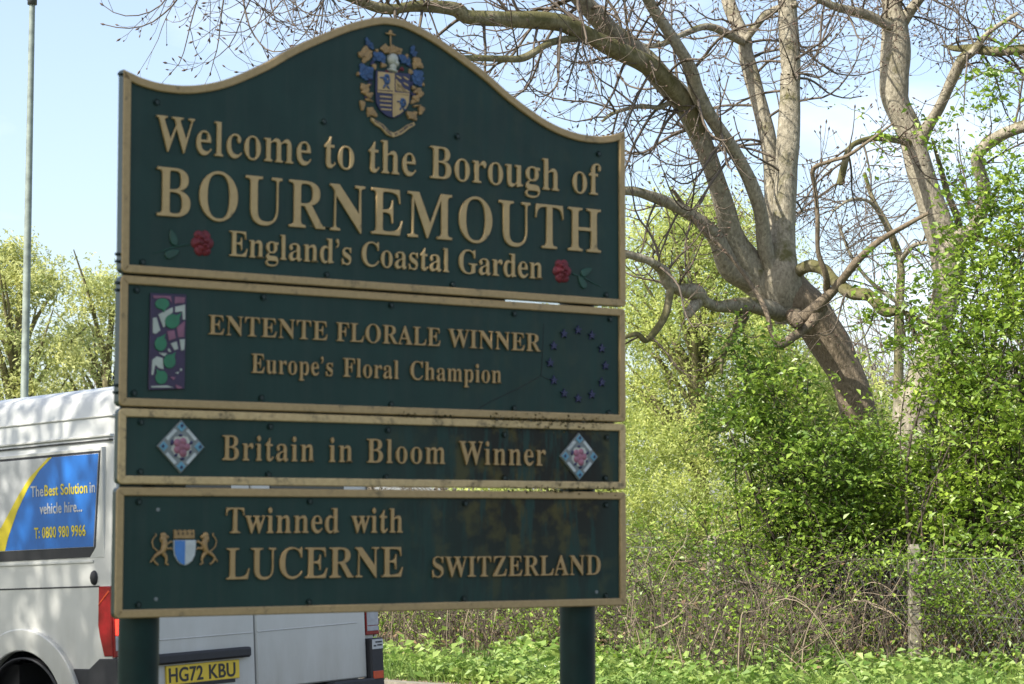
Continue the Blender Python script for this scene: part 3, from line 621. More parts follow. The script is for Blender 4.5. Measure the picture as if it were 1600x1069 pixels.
# ------------------------------------------------------------------ the van: local x = forward, y = to the right (the far side), z up
vh = Vector((-0.76543234, 0.642274, -0.03996804)); vr = Vector((0.64195948, 0.76642404, 0.02195955)); vu = Vector((-0.04473651, 0.00884931, 0.99895963))
van = tag(empty('delivery_van'), 'pale grey delivery van seen from behind with a blue and yellow advert on its side', 'van')
# mesh x axis runs forward, mesh y axis to the right side: a left-handed pair with z up, so mesh y is stored negated
van.matrix_world = Matrix(((vh.x, -vr.x, vu.x, -2.02483), (vh.y, -vr.y, vu.y, 11.39141), (vh.z, -vr.z, vu.z, 0), (0, 0, 0, 1)))
def vv(L): return [(x, -y, z) for x, y, z in L]
class VB(MB):
    def add(s, verts, faces, m=0, smooth=True):
        v = np.asarray(verts, float).copy(); v[:, 1] *= -1; MB.add(s, v, [f[::-1] for f in faces], m, smooth)
def van_paint():
    m, nt, b = mat('van_paint'); n = noise(nt, 2.2, 7, .6); r = ramp(nt, n.outputs[0], [(.3, (.47, .475, .445)), (.7, (.54, .54, .51))])
    tcd = nd(nt, 'ShaderNodeTexCoord'); s = nd(nt, 'ShaderNodeSeparateXYZ'); nt.links.new(tcd.outputs['Object'], s.inputs[0])
    mr = nd(nt, 'ShaderNodeMapRange'); mr.inputs[1].default_value = 1.35; mr.inputs[2].default_value = .6; nt.links.new(s.outputs[2], mr.inputs[0])
    st = noise(nt, 9, 7, .7, sc=(1, 1, .18)); ml = nd(nt, 'ShaderNodeMath', operation='MULTIPLY'); nt.links.new(mr.outputs[0], ml.inputs[0]); nt.links.new(st.outputs[0], ml.inputs[1])
    k = ramp(nt, ml.outputs[0], [(.12, (0, 0, 0)), (.7, (.75, .75, .75))])
    c = mixc(nt, k.outputs[0], r.outputs[0], (.30, .27, .22)); nt.links.new(c, b.inputs['Base Color']); b.inputs['Roughness'].default_value = .32
    b.inputs['Coat Weight'].default_value = .5; b.inputs['Coat Roughness'].default_value = .15; return m
VP = van_paint()
VK = plain('black_plastic_trim', (.02, .02, .022), .6); VG = plain('dark_window_glass', (.01, .012, .014), .06); VT = plain('tyre_rubber', (.015, .015, .015), .85)
VRD = plain('red_lamp_lens', (.22, .008, .012), .15); VLIT = plain('lit_red_lamp', (.9, .03, .015), .3, emit=2.2); VCL = plain('clear_lamp_lens', (.35, .36, .38), .15); VOR = plain('orange_lamp_lens', (.5, .06, .02), .2)
VBL = plain('advert_blue', (.012, .13, .45), .3, .06, scale=3); VYE = plain('advert_yellow', (.62, .50, .02), .3, .06, scale=3); VWH = plain('advert_white', (.45, .46, .46), .3, .06); VPL = plain('number_plate_yellow', (.72, .50, .03), .35, .05); VTX = plain('plate_black', (.015, .015, .015), .4); VRIM = plain('steel_wheel', (.25, .25, .26), .4, metal=.6)
W_ = 1.99; LEN = 5.5
# cross-section of the near side, from sill up to the roof middle: (y, z)
def half(x):
    k = max(0, min(1, (x - 3.6) / 1.0)); top = 2.375 - .02 * max(0, (x - 1)) * .3 - .35 * k * k
    return [(0.0, 1.315), (.008, 1.50), (.018, 1.75), (.030, 2.02), (.042, 2.09), (.060, 2.20), (.080, 2.285), (.115, 2.345), (.22, top + .005), (.45, top + .03), (W_ / 2, top + .045)]
k = VB(); xs = [0, .02, .06, .2, .6, 1.2, 2, 2.8, 3.6, 4.0, 4.4, 4.7]
prof_n = None
for x in xs:
    h = half(x); sh_ = .025 * max(0, 1 - x / .06) ** 2
    full = [(y + sh_, z - sh_ * .5) for y, z in h] + [(W_ - y - sh_, z - sh_ * .5) for y, z in h[::-1][1:]]
    kx = max(0, (x - 3.6) / 1.1); full = [(y + (.10 * kx * kx if y < 1 else -.10 * kx * kx), z) for y, z in full]
    V_ = [(x - (.55 * max(0, (z - 1.3)) if x > 4.5 else 0), y, z) for y, z in full]; n = len(V_)
    if prof_n is None: prev = None
    k.add(V_, [], 0); prof_n = n
    if prev is not None:
        b0 = prev; b1 = k.n - n
        for i in range(n - 1): k.Fq.append((b0 + i, b0 + i + 1, b1 + i + 1, b1 + i)); k.mi.append(0); k.sm.append(True)
    prev = k.n - n
body = k.build('upper_body', VP, van)
# lower sides with wheel arches cut out
def arc(cx, cz, r_, a0, a1, n=14): return [(cx + r_ * math.cos(R(a0 + (a1 - a0) * i / n)), cz + r_ * math.sin(R(a0 + (a1 - a0) * i / n))) for i in range(n + 1)]
WX, WZ, AR = .745, .62, .365
lower = [(.012, 1.315), (.012, .93), (.12, .93), (.20, .885), (WX - AR - .02, .885)] + [(WX - AR, .70)] + arc(WX, .62, AR, 180 - 0, 0)[::-1][0:0] + [(WX + AR * math.cos(R(a)) * -1, .62 + AR * math.sin(R(a))) for a in range(15, 166, 10)] + [(WX + AR, .70), (WX + AR + .02, .60), (3.95 - AR, .55)] + [(4.25 + AR * math.cos(R(a)) * -1, .62 + AR * math.sin(R(a))) for a in range(15, 166, 10)] + [(4.25 + AR, .55), (5.35, .55), (5.42, .9), (5.30, 1.12), (4.72, 1.315)]
for side, y0, y1 in (('side_panel', .0, .02), ('side_panel', W_ - .02, W_)):
    k = VB(); n = len(lower)
    if y0 > 1: y0, y1 = y1, y0
    k.add([(x, y0, z) for x, z in lower] + [(x, y1, z) for x, z in lower], [(i, (i + 1) % n, n + (i + 1) % n, n + i) for i in range(n)], 0, False)
    for t in tessellate_polygon([[Vector((x, z, 0)) for x, z in lower]]): k.Fq.append(tuple(k.n - 2 * n + i for i in t)); k.mi.append(0); k.sm.append(False)
    o = k.build(side, VP, van)
def vbox(name, x0, x1, y0, y1, z0, z1, m, bev=0, parent=None):
    k = MB(); k.box(x0, x1, -y1, -y0, z0, z1); o = k.build(name, m, parent or van)
    if bev:
        bm = bmesh.new(); bm.from_mesh(o.data); bmesh.ops.bevel(bm, geom=bm.edges[:], offset=bev, segments=2, affect='EDGES'); bm.to_mesh(o.data); bm.free()
    return o
def vplate(name, L, y0, y1, m, ch=.0, parent=None):
    """outline in (x, z) on the near side; y0 front"""
    k = MB(); k.prism([(-x, z) for x, z in L], y0, y1, 0, ch); k.V[0] = np.asarray(k.V[0]) * np.array((-1, -1, 1)); k.Fq = [f[::-1] for f in k.Fq]
    k.Fq = [f[::-1] for f in k.Fq]; return k.build(name, m, parent or van)
vbox('chassis', .9, 4.0, .08, W_ - .08, .35, .9, VK); vbox('chassis', .1, .4, .08, W_ - .08, .45, .88, VK); vbox('chassis', 4.55, 5.3, .1, W_ - .1, .35, .8, VK)
vbox('wheel_housing', .36, 1.14, .30, W_ - .3, .4, 1.0, VK); vbox('wheel_housing', 3.86, 4.62, .30, W_ - .3, .4, 1.0, VK)
# rear wall and doors
def rplate(name, L, x0, x1, m, ch=0, parent=None):
    """outline in (y, z) seen from behind; x0 = rearmost face"""
    L = ccw(L); n = len(L); ins = offset_loop(L, ch) if ch else L
    v = [(x1, -y, z) for y, z in L] + [(x0 + ch, -y, z) for y, z in L] + [(x0, -y, z) for y, z in ins]
    k = MB(); k.add(v, [(a * n + (i + 1) % n, a * n + i, (a + 1) * n + i, (a + 1) * n + (i + 1) % n)[::-1] for a in (0, 1) for i in range(n)], 0, False)
    for t in tessellate_polygon([[Vector((y, z, 0)) for y, z in ins]]): k.Fq.append(tuple(2 * n + i for i in t)); k.mi.append(0); k.sm.append(False)
    return k.build(name, m, parent or van)
rplate('rear_wall', [(.03, .70), (W_ - .03, .70), (W_ - .03, 1.32), (W_ - .05, 2.0), (W_ - .12, 2.28), (W_ - .4, 2.34), (.4, 2.34), (.12, 2.28), (.05, 2.0), (.03, 1.32)], .012, .03, VP)
for y0, y1 in ((.115, .988), (1.000, 1.875)):
    d = rplate('rear_door', [(y0, .70), (y1, .70), (y1, 2.24), (y0 + .0, 2.24)], -.012, .011, VP, .008)
    rplate('rear_window', [(y0 + .14, 1.35), (y1 - .14, 1.35), (y1 - .14, 2.0), (y0 + .14, 2.0)], -.016, -.010, VG, .003, d)
    if y0 < .5:
        rplate('door_crease', [(.30, 1.012), (y1 - .01, 1.012), (y1 - .01, 1.019), (.30, 1.019)], -.0165, -.011, VP, .003, d)
        rplate('handle_bar', [(.20, .885), (.915, .885), (.93, .895), (.93, .935), (.915, .942), (.20, .942)], -.055, -.010, VK, .012, d)
        pl = rplate('number_plate', [(.333, .776), (.857, .776), (.857, .876), (.333, .876)], -.024, -.011, VPL, .002, d)
        plate_part = pl; rplate('plate_shadow', [(.30, .755), (.83, .755), (.83, .7735), (.30, .7735)], -.016, -.011, VK, 0, d)  # black strip under the plate stands in for its shadow
    else:
        rplate('door_crease', [(y0 + .01, 1.014), (1.80, 1.019), (1.80, 1.026), (y0 + .01, 1.021)], -.0165, -.011, VP, .003, d)
for far in (0, 1):
    ym = (lambda y: W_ - y) if far else (lambda y: y)
    k = MB()
    lam = rplate('tail_lamp', [(ym(.0), .945), (ym(.108), .945), (ym(.108), 1.315), (ym(.0), 1.315)], -.010, .012, VRD, .004)
    rplate('lamp_segment', [(ym(.006), 1.060 if not far else 1.0), (ym(.10), 1.045 if not far else 1.0), (ym(.10), 1.14), (ym(.006), 1.14)], -.014, -.009, VLIT if not far else VCL, .002, lam)
    rplate('lamp_segment', [(ym(.006), .978), (ym(.10), .978), (ym(.10), 1.04), (ym(.006), 1.055)] if not far else [(ym(.006), .968), (ym(.10), .968), (ym(.10), .996), (ym(.006), .996)], -.014, -.009, VCL, .002, lam)
    vb = rplate('bumper_end', [(ym(.0), .62), (ym(.11), .62), (ym(.11), .925), (ym(.0), .925)], -.045, .02, VK, .01)
    rplate('reflector', [(ym(.015), .69), (ym(.10), .69), (ym(.10), .735), (ym(.015), .735)], -.049, -.044, VOR, .002, vb)
    st = rplate('height_sticker', [(ym(.010), .862), (ym(.100), .862), (ym(.100), .918), (ym(.010), .918)], -.048, -.044, VWH, .001, vb)
    for zz, a, b_ in ((.880, .02, .06), (.898, .02, .075), (.877, .07, .09)): rplate('sticker_mark', [(ym(a), zz), (ym(b_), zz), (ym(b_), zz + .009), (ym(a), zz + .009)], -.0495, -.0478, VK, 0, vb)
rplate('rear_bumper', [(.112, .62), (1.50, .62), (1.55, .697), (1.878, .697), (1.878, .60), (.112, .60)], -.075, .01, VK, .01)
vplate('side_lamp_lens', [(.004, .95), (.012, .95), (.072, .95), (.104, 1.05), (.116, 1.113), (.102, 1.314), (.004, 1.314)], -.008, .0125, VRD, .005)
vplate('side_lamp_rib', [(.012, 1.285), (.020, 1.293), (.100, 1.225), (.104, 1.214)], -.011, -.0075, VOR, .001)
vplate('bumper_corner', [(-.03, .60), (-.03, .938), (.115, .938), (.20, .884), (.42, .884), (.40, .60)], -.006, .02, VK, .004)
vplate('side_skirt', [(1.14, .884), (3.86, .80), (3.86, .52), (1.14, .52)], -.006, -.0005, VK, .002)
# wheel arch flare: raised painted band and its shadow gap
def flare(cx, r0, r1, z, y0, y1, name, m, a0=8, a1=172):
    o_ = [(cx + r1 * math.cos(R(a)), z + r1 * .96 * math.sin(R(a))) for a in range(a0, a1 + 1, 6)]; i_ = [(cx + r0 * math.cos(R(a)), z + r0 * math.sin(R(a))) for a in range(a1, a0 - 1, -6)]
    vplate(name, o_ + i_, y0, y1, m, .006)
flare(WX, AR - .004, .50, .62, -.030, -.0005, 'arch_flare', VP); flare(4.25, AR - .004, .50, .62, -.030, -.0005, 'arch_flare', VP)
flare(WX, AR - .03, AR - .004, .60, -.020, .02, 'arch_lip', VK)
# mouldings and gaps on the side
def strip(name, z0, z1, x0, x1, y0, y1, m, ch=.002, zz=0): vplate(name, [(x0, z0), (x1, z0 + zz), (x1, z1 + zz), (x0, z1)], y0, y1, m, ch)
strip('side_groove', 1.310, 1.3185, .10, 4.6, -.0016, .004, VK, .0005)
strip('side_moulding', 1.440, 1.452, .15, 3.4, -.002, .012, VP, .0015)
strip('side_moulding', 1.155, 1.20, .46, 3.4, .0005, .0006, VP, 0)
strip('roof_groove', 2.076, 2.084, .02, 3.7, .028, .05, VK, .0005); strip('side_moulding', 2.098, 2.112, .02, 3.7, .030, .06, VP, .003); strip('side_moulding', 2.206, 2.216, .02, 3.7, .052, .08, VP, .002)
strip('gutter', 2.302, 2.312, .01, 3.7, .100, .14, VK, .001)
# advert in the window recess
fr = vplate('advert_frame', [(.060, 1.462), (.200, 1.462), (2.1, 1.462), (2.1, 2.045), (.060, 2.045)], .004, .035, VP, .004)
vplate('window_surround', [(.178, 1.468), (2.08, 1.462), (2.08, 2.028), (.066, 2.026), (.128, 1.52)], .0022, .006, VK, .001, fr)
ad = vplate('advert_panel', [(.140, 1.522), (2.07, 1.520), (2.07, 2.014), (.078, 2.012)], -.0005, .004, VWH, .001)
vplate('advert_blue_field', [(.142, 1.524), (.893, 1.524), (.86, 1.60), (.773, 1.742), (.68, 1.855), (.578, 1.947), (.467, 2.012), (.080, 2.010)], -.0016, -.0003, VBL, 0, ad)
vplate('advert_swoosh', [(.893, 1.524), (.86, 1.60), (.773, 1.742), (.68, 1.855), (.578, 1.947), (.467, 2.012), (.500, 2.012), (.56, 1.975), (.664, 1.913), (.76, 1.825), (.836, 1.745), (.92, 1.655), (1.02, 1.60), (1.10, 1.524)], -.0028, -.0014, VYE, 0, ad)
_adl = []
def van_text(txt, x0, x1, base, cap, m, name, parent, plane, wide=None):
    cu = bpy.data.curves.new('vt', 'FONT'); cu.body = txt; cu.resolution_u = 4; cu.extrude = .0008; cu.offset = wide or 0; cu.space_character = 1.04
    o = bpy.data.objects.new('vt', cu); col.objects.link(o); dg = bpy.context.evaluated_depsgraph_get(); me = bpy.data.meshes.new_from_object(o.evaluated_get(dg)); bpy.data.objects.remove(o); bpy.data.curves.remove(cu)
    n = len(me.vertices); co = np.empty(n * 3, np.float32); me.vertices.foreach_get('co', co); co = co.reshape(-1, 3); a, b_ = co[:, 0].min(), co[:, 0].max(); H = .70
    u = (co[:, 0] - a) / (b_ - a); z = base + co[:, 1] / H * cap
    if plane == 'side': new = np.stack([x0 + (x1 - x0) * u, .0035 - co[:, 2] * -1, z], 1)        # stored y = -(outward)
    else: new = np.stack([-.0255 - co[:, 2] * 1, -(x0 + (x1 - x0) * u), z], 1)
    me.vertices.foreach_set('co', new.astype(np.float32).ravel()); me.materials.clear(); me.materials.append(m); me.update(); me.name = name
    return link(name, me, parent)
for t, a, b_, z, m_ in (('The', .653, .545, 1.808, VWH), ('Best Solution', .535, .175, 1.808, VYE), ('in', .155, .112, 1.808, VWH), ('vehicle hire...', .579, .223, 1.712, VWH), ('T: 0800 980 9966', .631, .199, 1.583, VYE)):
    van_text(t, a, b_, z, .058, m_, 'advert_lettering', ad, 'side', .012)
van_text('HG72', .348, .590, .789, .074, VTX, 'plate_lettering', plate_part, 'rear', .018); van_text('KBU', .632, .825, .789, .074, VTX, 'plate_lettering', plate_part, 'rear', .018)
k = MB(); k.dome((-.142, 0, 1.36), .028, .040, .02, 0, 14); k.V[0] = np.asarray(k.V[0]) * np.array((-1, -1, 1)); k.Fq = [f[::-1] for f in k.Fq]; k.build('side_marker', VK, van)
# wheels
for wx in (WX, 4.25):
    for wy in (.06, W_ - .27):
        k = MB(); R_ = .345; zc = .10 + R_; n = 32
        prof = [(0, R_ - .10), (.01, R_ - .03), (.03, R_ - .005), (.06, R_), (.17, R_), (.20, R_ - .01), (.22, R_ - .05), (.22, R_ - .1)]
        v = [(wx + r_ * math.cos(2 * math.pi * i / n), -(wy + y), zc + r_ * math.sin(2 * math.pi * i / n)) for y, r_ in prof for i in range(n)]
        k.add(v, [(a * n + i, a * n + (i + 1) % n, (a + 1) * n + (i + 1) % n, (a + 1) * n + i) for a in range(len(prof) - 1) for i in range(n)])
        w = k.build('wheel', VT, van); k = MB()
        prof = [(.005, R_ - .10), (.04, R_ - .12), (.05, .12), (.02, .09), (.02, .001)]
        v = [(wx + r_ * math.cos(2 * math.pi * i / n), -(wy + y), zc + r_ * math.sin(2 * math.pi * i / n)) for y, r_ in prof for i in range(n)]
        k.add(v, [(a * n + i, a * n + (i + 1) % n, (a + 1) * n + (i + 1) % n, (a + 1) * n + i) for a in range(len(prof) - 1) for i in range(n)])
        k.build('rim', VRIM, w)
# front end
k = VB(); k.add([(4.72, .05, 1.315), (4.72, W_ - .05, 1.315), (5.42, W_ - .1, 1.05), (5.42, .1, 1.05), (5.46, .1, .55), (5.46, W_ - .1, .55), (5.30, 0, 1.12), (5.30, W_, 1.12), (5.42, 0, .9), (5.42, W_, .9)],
      [(0, 1, 7, 2, 3, 6), (3, 2, 5, 4), (6, 3, 4, 8), (2, 7, 9, 5)]); k.build('bonnet', VP, van)
k = VB(); x4 = 4.70 - .55 * .03; k.add([(4.70, .16, 1.33), (4.70, W_ - .16, 1.33), (4.16, W_ - .25, 2.25), (4.16, .25, 2.25)], [(0, 1, 2, 3)]); k.build('windscreen', VG, van)
for y in (.25, W_ - .25): vbox('headlight', 5.30, 5.45, y - .15, y + .15, .85, 1.05, VCL, .02)
for y in (-.18, W_ + .02): vbox('wing_mirror', 4.35, 4.45, y, y + .16, 1.45, 1.75, VK, .03)
vplate('cab_window', [(3.55, 1.42), (4.45, 1.42), (4.15, 1.95), (3.55, 2.0)], .006, .016, VG, .003)


# ------------------------------------------------------------------ street lamp
MP = plain('lamp_post_paint', (.19, .225, .195), .5, .3, scale=7); MDK = plain('lamp_dark', (.05, .06, .06), .5)
Bz = at(37.5, 640, 38); lx, ly = float(Bz[0]), 38.0; gz_ = float(ground_z(lx, ly))
lamp = tag(empty('street_lamp', (lx, ly, gz_)), 'tall weathered grey-green street lamp rising behind the white van', 'street lamp')
tp = at(50, 0, 38); hx = float(tp[0]) - lx; hz = float(tp[2]) - gz_
k = MB(); k.tube([(0, 0, -.2), (0, 0, 1.5), (0, 0, 1.55), (hx * .55, 0, hz * .55), (hx, 0, hz + .1)], [.11, .11, .072, .066, .052], 16); k.build('pole', MP, lamp)
k = MB(); k.tube([(hx, 0, hz - .09), (hx, 0, hz + .12)], .085, 16, cap=True); k.build('collar', MDK, lamp)
k = MB(); k.tube([(hx, 0, hz + .05), (hx - .35, -.05, hz + .22), (hx - .9, -.15, hz + .42), (hx - 1.5, -.25, hz + .5)], [.045, .04, .035, .03], 10); k.tube([(hx, 0, hz - .05), (hx - .2, -.03, hz + .08), (hx - .38, -.055, hz + .22)], [.02, .02, .02], 6); k.build('bracket_arm', MDK, lamp)
k = MB(); k.tube([(hx - 1.35, -.22, hz + .46), (hx - 1.5, -.25, hz + .47), (hx - 1.9, -.31, hz + .49), (hx - 2.1, -.34, hz + .52)], [.05, .12, .13, .03], 12); k.build('lantern', MDK, lamp)

# ------------------------------------------------------------------ plant materials
BARK = bark_mat('smooth_ash_bark', (.145, .125, .088), (.40, .36, .27), sc=(1, 1, .5), scale=34); BARKR = bark_mat('rugged_bark', (.10, .078, .052), (.27, .215, .150), mossy=.75, sc=(1, 1, .45), scale=52)
BARKM = bark_mat('mossy_bark', (.12, .105, .06), (.28, .25, .15), mossy=.50)
TWIG = plain('twig_bark', (.10, .078, .055), .8, .35, scale=3); BUD = plain('bud_brown', (.10, .065, .045), .8, .3)
DEAD = plain('dead_stem', (.19, .15, .10), .9, .45, scale=2.5); DSTEM = plain('dark_stem', (.060, .046, .032), .9, .4, scale=3)
CUT = plain('sawn_wood', (.33, .26, .18), .9, .3)
HAW = leaf_mat('hawthorn_leaf', (.12, .22, .022), (.38, .52, .08), .4, .42); HAWD = leaf_mat('shrub_leaf', (.085, .17, .020), (.34, .47, .075), .38, .36)
WIL = leaf_mat('willow_leaf', (.42, .49, .13), (.68, .73, .30), .5, .6); WIL2 = leaf_mat('pale_willow_leaf', (.46, .50, .18), (.68, .70, .35), .5, .6)
COV = leaf_mat('ground_leaf', (.17, .30, .05), (.46, .58, .18), .45, .5); DRY = leaf_mat('dry_leaf', (.16, .10, .055), (.30, .21, .13), .1, .8)
GRS = leaf_mat('grass_blade', (.09, .18, .03), (.24, .34, .09), .3, .5); WHT = leaf_mat('blossom', (.6, .6, .52), (.8, .8, .74), .3, .6); FARM = leaf_mat('far_twig_haze', (.15, .125, .10), (.24, .205, .17), .1, .9)

def nrm(v): v = np.asarray(v, float); return v / (np.linalg.norm(v) + 1e-9)
def rvec(): v = rng.normal(size=3); return v / np.linalg.norm(v)
def twig(tb, p, d, L, r_, lvl, m=1, bud=2, droop=-.20, uplift=.42, tips=None, k=4, zig=.16, prob=.9):
    """one twig: droops a little, turns up at its end, carries finer twigs and buds"""
    n = max(4, int(L / .11)); st = L / n; P = [np.array(p, float)]; d = nrm(d)
    for i in range(n):
        t = i / n; d = nrm(d + zig * rng.normal(size=3) * .5 + np.array((0, 0, droop if t < .5 else uplift)) * .55); P.append(P[-1] + d * st)
    rr = np.linspace(r_, max(.0022, r_ * .35), n + 1); tb.tube(P, rr, k, m)
    if tips is not None: tips.append((P[-1], d))
    if lvl <= 0:
        if bud: tb.tube([P[-1] - d * .008, P[-1] + d * .014, P[-1] + d * .034], [.0035, .0085, .0015], 4, bud)
        return
    for i in range(1, n + 1):
        if rng.random() < prob * .55:
            a = nrm(np.cross(d, rvec())); dd = nrm((P[i] - P[i - 1]) / st * .75 + a * .8 + np.array((0, 0, .15)))
            twig(tb, P[i], dd, L * rng.uniform(.28, .55), rr[i] * .6, lvl - 1, m, bud, droop, uplift, tips, 3 if lvl < 2 else 4, zig)
    if bud: tb.tube([P[-1] - d * .008, P[-1] + d * .016, P[-1] + d * .04], [.004, .011, .002], 4, bud)
S24 = lambda w, Y: w * Y / F / 2                           # drawn width in photo pixels -> radius in metres at depth Y
def limb(parent, pts, name='limb', m=BARK, k=14, wob=.05, sub=6, label=None):
    """pts: (u, v, depth, width)"""
    A = np.array([[*at(u, v, Y), S24(w, Y)] for u, v, Y, w in pts]); Q = spline(A, sub); Q[:, 3] = np.maximum(Q[:, 3], .003)
    t = TB(); t.tube(Q[:, :3], Q[:, 3], k, 0, wob); t.raw(*tube_arrays([Q[-1, :3] - nrm(Q[-1, :3] - Q[-2, :3]) * .002, Q[-1, :3] + nrm(Q[-1, :3] - Q[-2, :3]) * Q[-1, 3] * .5], [Q[-1, 3], .001], k), 0)
    o = t.build(name, [m], parent)
    if label: o['label'] = label
    return Q
def dress(tb, Q, n, L, r_, lvl=2, lo=.1, hi=1.0, gravity=-.22, side=None, up_=.45, m=1, bud=2):
    r_ *= 1.25
    for _ in range(int(n * .8)):
        i = int(len(Q) * rng.uniform(lo, hi)); i = min(max(i, 1), len(Q) - 2); T = nrm(Q[i + 1, :3] - Q[i - 1, :3])
        a = nrm(np.cross(T, rvec()) + (np.array(side) if side is not None else 0)); d = nrm(a + T * .5)
        twig(tb, Q[i, :3], d, L * rng.uniform(.5, 1.25), min(r_, Q[i, 3] * .6), lvl, m, bud, gravity, up_)

# ------------------------------------------------------------------ leaning many-limbed bare tree
Y0 = 24.0
ta = tag(empty('bare_tree', (float(at(1400, 1040, Y0)[0]), Y0, float(ground_z(4.2, Y0)))), 'large leaning bare tree whose trunk bends left and splits into many rising limbs', 'tree')
def rel(parent, o): pass
class Holder:                                              # children keep world coordinates under an empty that stands at the tree's foot
    pass
def adopt(root):
    for o in list(root.children): o.matrix_parent_inverse = Matrix.Translation(-root.location)
limb(ta, [(1405, 1075, Y0 + .3, 110), (1388, 930, Y0 + .2, 78), (1368, 800, Y0 + .1, 70), (1340, 640, Y0, 58), (1310, 562, Y0, 58), (1277, 505, Y0, 64), (1242, 468, Y0, 74), (1212, 435, Y0, 74), (1195, 400, Y0, 30)], 'trunk', BARKR, 22, .045, label='thick reddish brown lower trunk leaning left')
A = []
A.append(limb(ta, [(1235, 490, Y0, 50), (1188, 437, Y0, 60), (1150, 385, 23.8, 42), (1131, 322, 23.6, 31), (1105, 241, 23.4, 32), (1070, 165, 23.2, 36), (1036, 125, 23.0, 37), (1000, 86, 22.9, 35), (960, 55, 22.6, 32), (922, 15, 22.3, 29), (860, -50, 22, 24)]))
A.append(limb(ta, [(1097, 225, 23.4, 30), (1069, 160, 23.0, 30), (1020, 108, 22.6, 30), (962, 78, 22.2, 30), (915, 54, 21.9, 28), (866, 34, 21.6, 27), (787, 30, 21.2, 26), (731, 27, 20.9, 24), (709, 14, 20.8, 22), (650, 10, 20.5, 18), (600, 14, 20.3, 17), (540, -6, 20.0, 14), (470, -35, 19.6, 11), (390, -55, 19.2, 8), (300, -48, 18.9, 6)], m=BARKM, label='mossy limb arching to the left over the sign'))
A.append(limb(ta, [(925, 56, 22.0, 13), (897, 60, 21.8, 13), (859, 67, 21.5, 12), (819, 90, 21.2, 12), (787, 92, 21.0, 11), (737, 91, 20.7, 10), (690, 94, 20.4, 7)], m=BARKM, k=10))
A.append(limb(ta, [(1222, 450, Y0 - .1, 44), (1197, 394, Y0 - .2, 28), (1187, 325, 23.6, 22), (1156, 252, 23.4, 21), (1114, 188, 23.1, 23), (1090, 148, 22.9, 24), (1077, 105, 22.7, 21), (1048, 56, 22.5, 19), (1022, 16, 22.3, 18), (990, -40, 22.0, 14)]))
A.append(limb(ta, [(1225, 440, Y0 + .1, 40), (1211, 350, Y0 + .2, 30), (1203, 241, 24.3, 27), (1187, 165, 24.4, 25), (1165, 85, 24.5, 24), (1163, 60, 24.5, 22), (1140, 10, 24.6, 21), (1126, -50, 24.7, 19)]))
A.append(limb(ta, [(1232, 500, Y0 - .02, 46), (1222, 440, Y0 - .15, 60), (1222, 394, Y0 - .1, 42), (1226, 300, Y0, 38), (1231, 230, Y0, 35), (1234, 130, Y0 + .1, 32), (1236, 110, Y0 + .1, 33), (1230, 20, Y0 + .1, 30), (1228, -60, Y0 + .2, 27)]))
A.append(limb(ta, [(1215, 475, Y0 + .1, 52), (1180, 440, Y0, 48), (1141, 420, 23.8, 36), (1118, 372, 23.6, 26), (1089, 342, 23.4, 22), (1050, 320, 23.2, 19), (1015, 306, 23.0, 16), (975, 298, 22.8, 14), (900, 306, 22.5, 9)]))
A.append(limb(ta, [(1225, 488, Y0 - .1, 36), (1181, 478, 23.6, 26), (1148, 477, 23.3, 22), (1120, 479, 23.0, 18), (1100, 470, 22.8, 19), (1088, 458, 22.7, 26), (1060, 452, 22.5, 20), (1044, 442, 22.4, 21), (1036, 424, 22.3, 18), (1020, 411, 22.1, 14), (1000, 403, 22.0, 13), (965, 394, 21.8, 9)]))
A.append(limb(ta, [(1165, 480, 23.5, 20), (1149, 520, 23.3, 17), (1136, 540, 23.2, 13), (1128, 560, 23.1, 8), (1128, 585, 23.1, 4)], m=BARKM, k=10))
A.append(limb(ta, [(1048, 450, 22.4, 14), (1040, 490, 22.4, 12), (1022, 520, 22.3, 12), (1008, 532, 22.2, 9), (995, 522, 22.1, 8), (970, 530, 22, 5)], m=BARKM, k=10))
A.append(limb(ta, [(1238, 430, Y0 - .1, 20), (1262, 416, 23.6, 19), (1285, 420, 23.4, 19), (1302, 438, 23.2, 20), (1330, 457, 23.0, 20), (1358, 462, 22.8, 19), (1382, 485, 22.7, 20), (1405, 486, 22.6, 12), (1425, 494, 22.5, 8), (1450, 510, 22.4, 4)], m=BARKM, k=12, label='mossy limb reaching right'))
A.append(limb(ta, [(1240, 505, 23.4, 20), (1262, 492, 23.3, 21), (1284, 472, 23.2, 19), (1306, 449, 23.1, 14), (1338, 409, 22.9, 12), (1374, 376, 22.8, 10), (1415, 352, 22.6, 8), (1450, 333, 22.5, 5)], m=BARKR, k=10, label='straight dead branch crossing in front'))
A.append(limb(ta, [(1285, 478, 23.3, 20), (1266, 506, 23.2, 16), (1240, 526, 23.1, 14), (1218, 538, 23.0, 13), (1206, 520, 23.0, 9), (1198, 490, 23.0, 8), (1180, 455, 23.2, 7), (1140, 400, 23.3, 6), (1090, 350, 23.3, 6), (1052, 298, 23.2, 6)], m=BARKR, k=8))
A.append(limb(ta, [(1292, 455, 23.2, 12), (1290, 428, 23.0, 10), (1278, 392, 22.9, 8), (1277, 340, 22.8, 7), (1274, 300, 22.8, 7), (1270, 265, 22.7, 8), (1296, 252, 22.6, 6), (1324, 243, 22.5, 6), (1355, 222, 22.4, 5), (1396, 192, 22.3, 3)], m=BARKR, k=8))
A.append(limb(ta, [(1092, 466, 22.8, 22), (1082, 482, 22.6, 18), (1074, 492, 22.5, 15)], k=10, label='short broken stub of the low left limb'))
A.append(limb(ta, [(1240, 492, 23.7, 26), (1244, 500, 23.3, 20), (1247, 504, 23.0, 16)], m=BARKR, k=12))
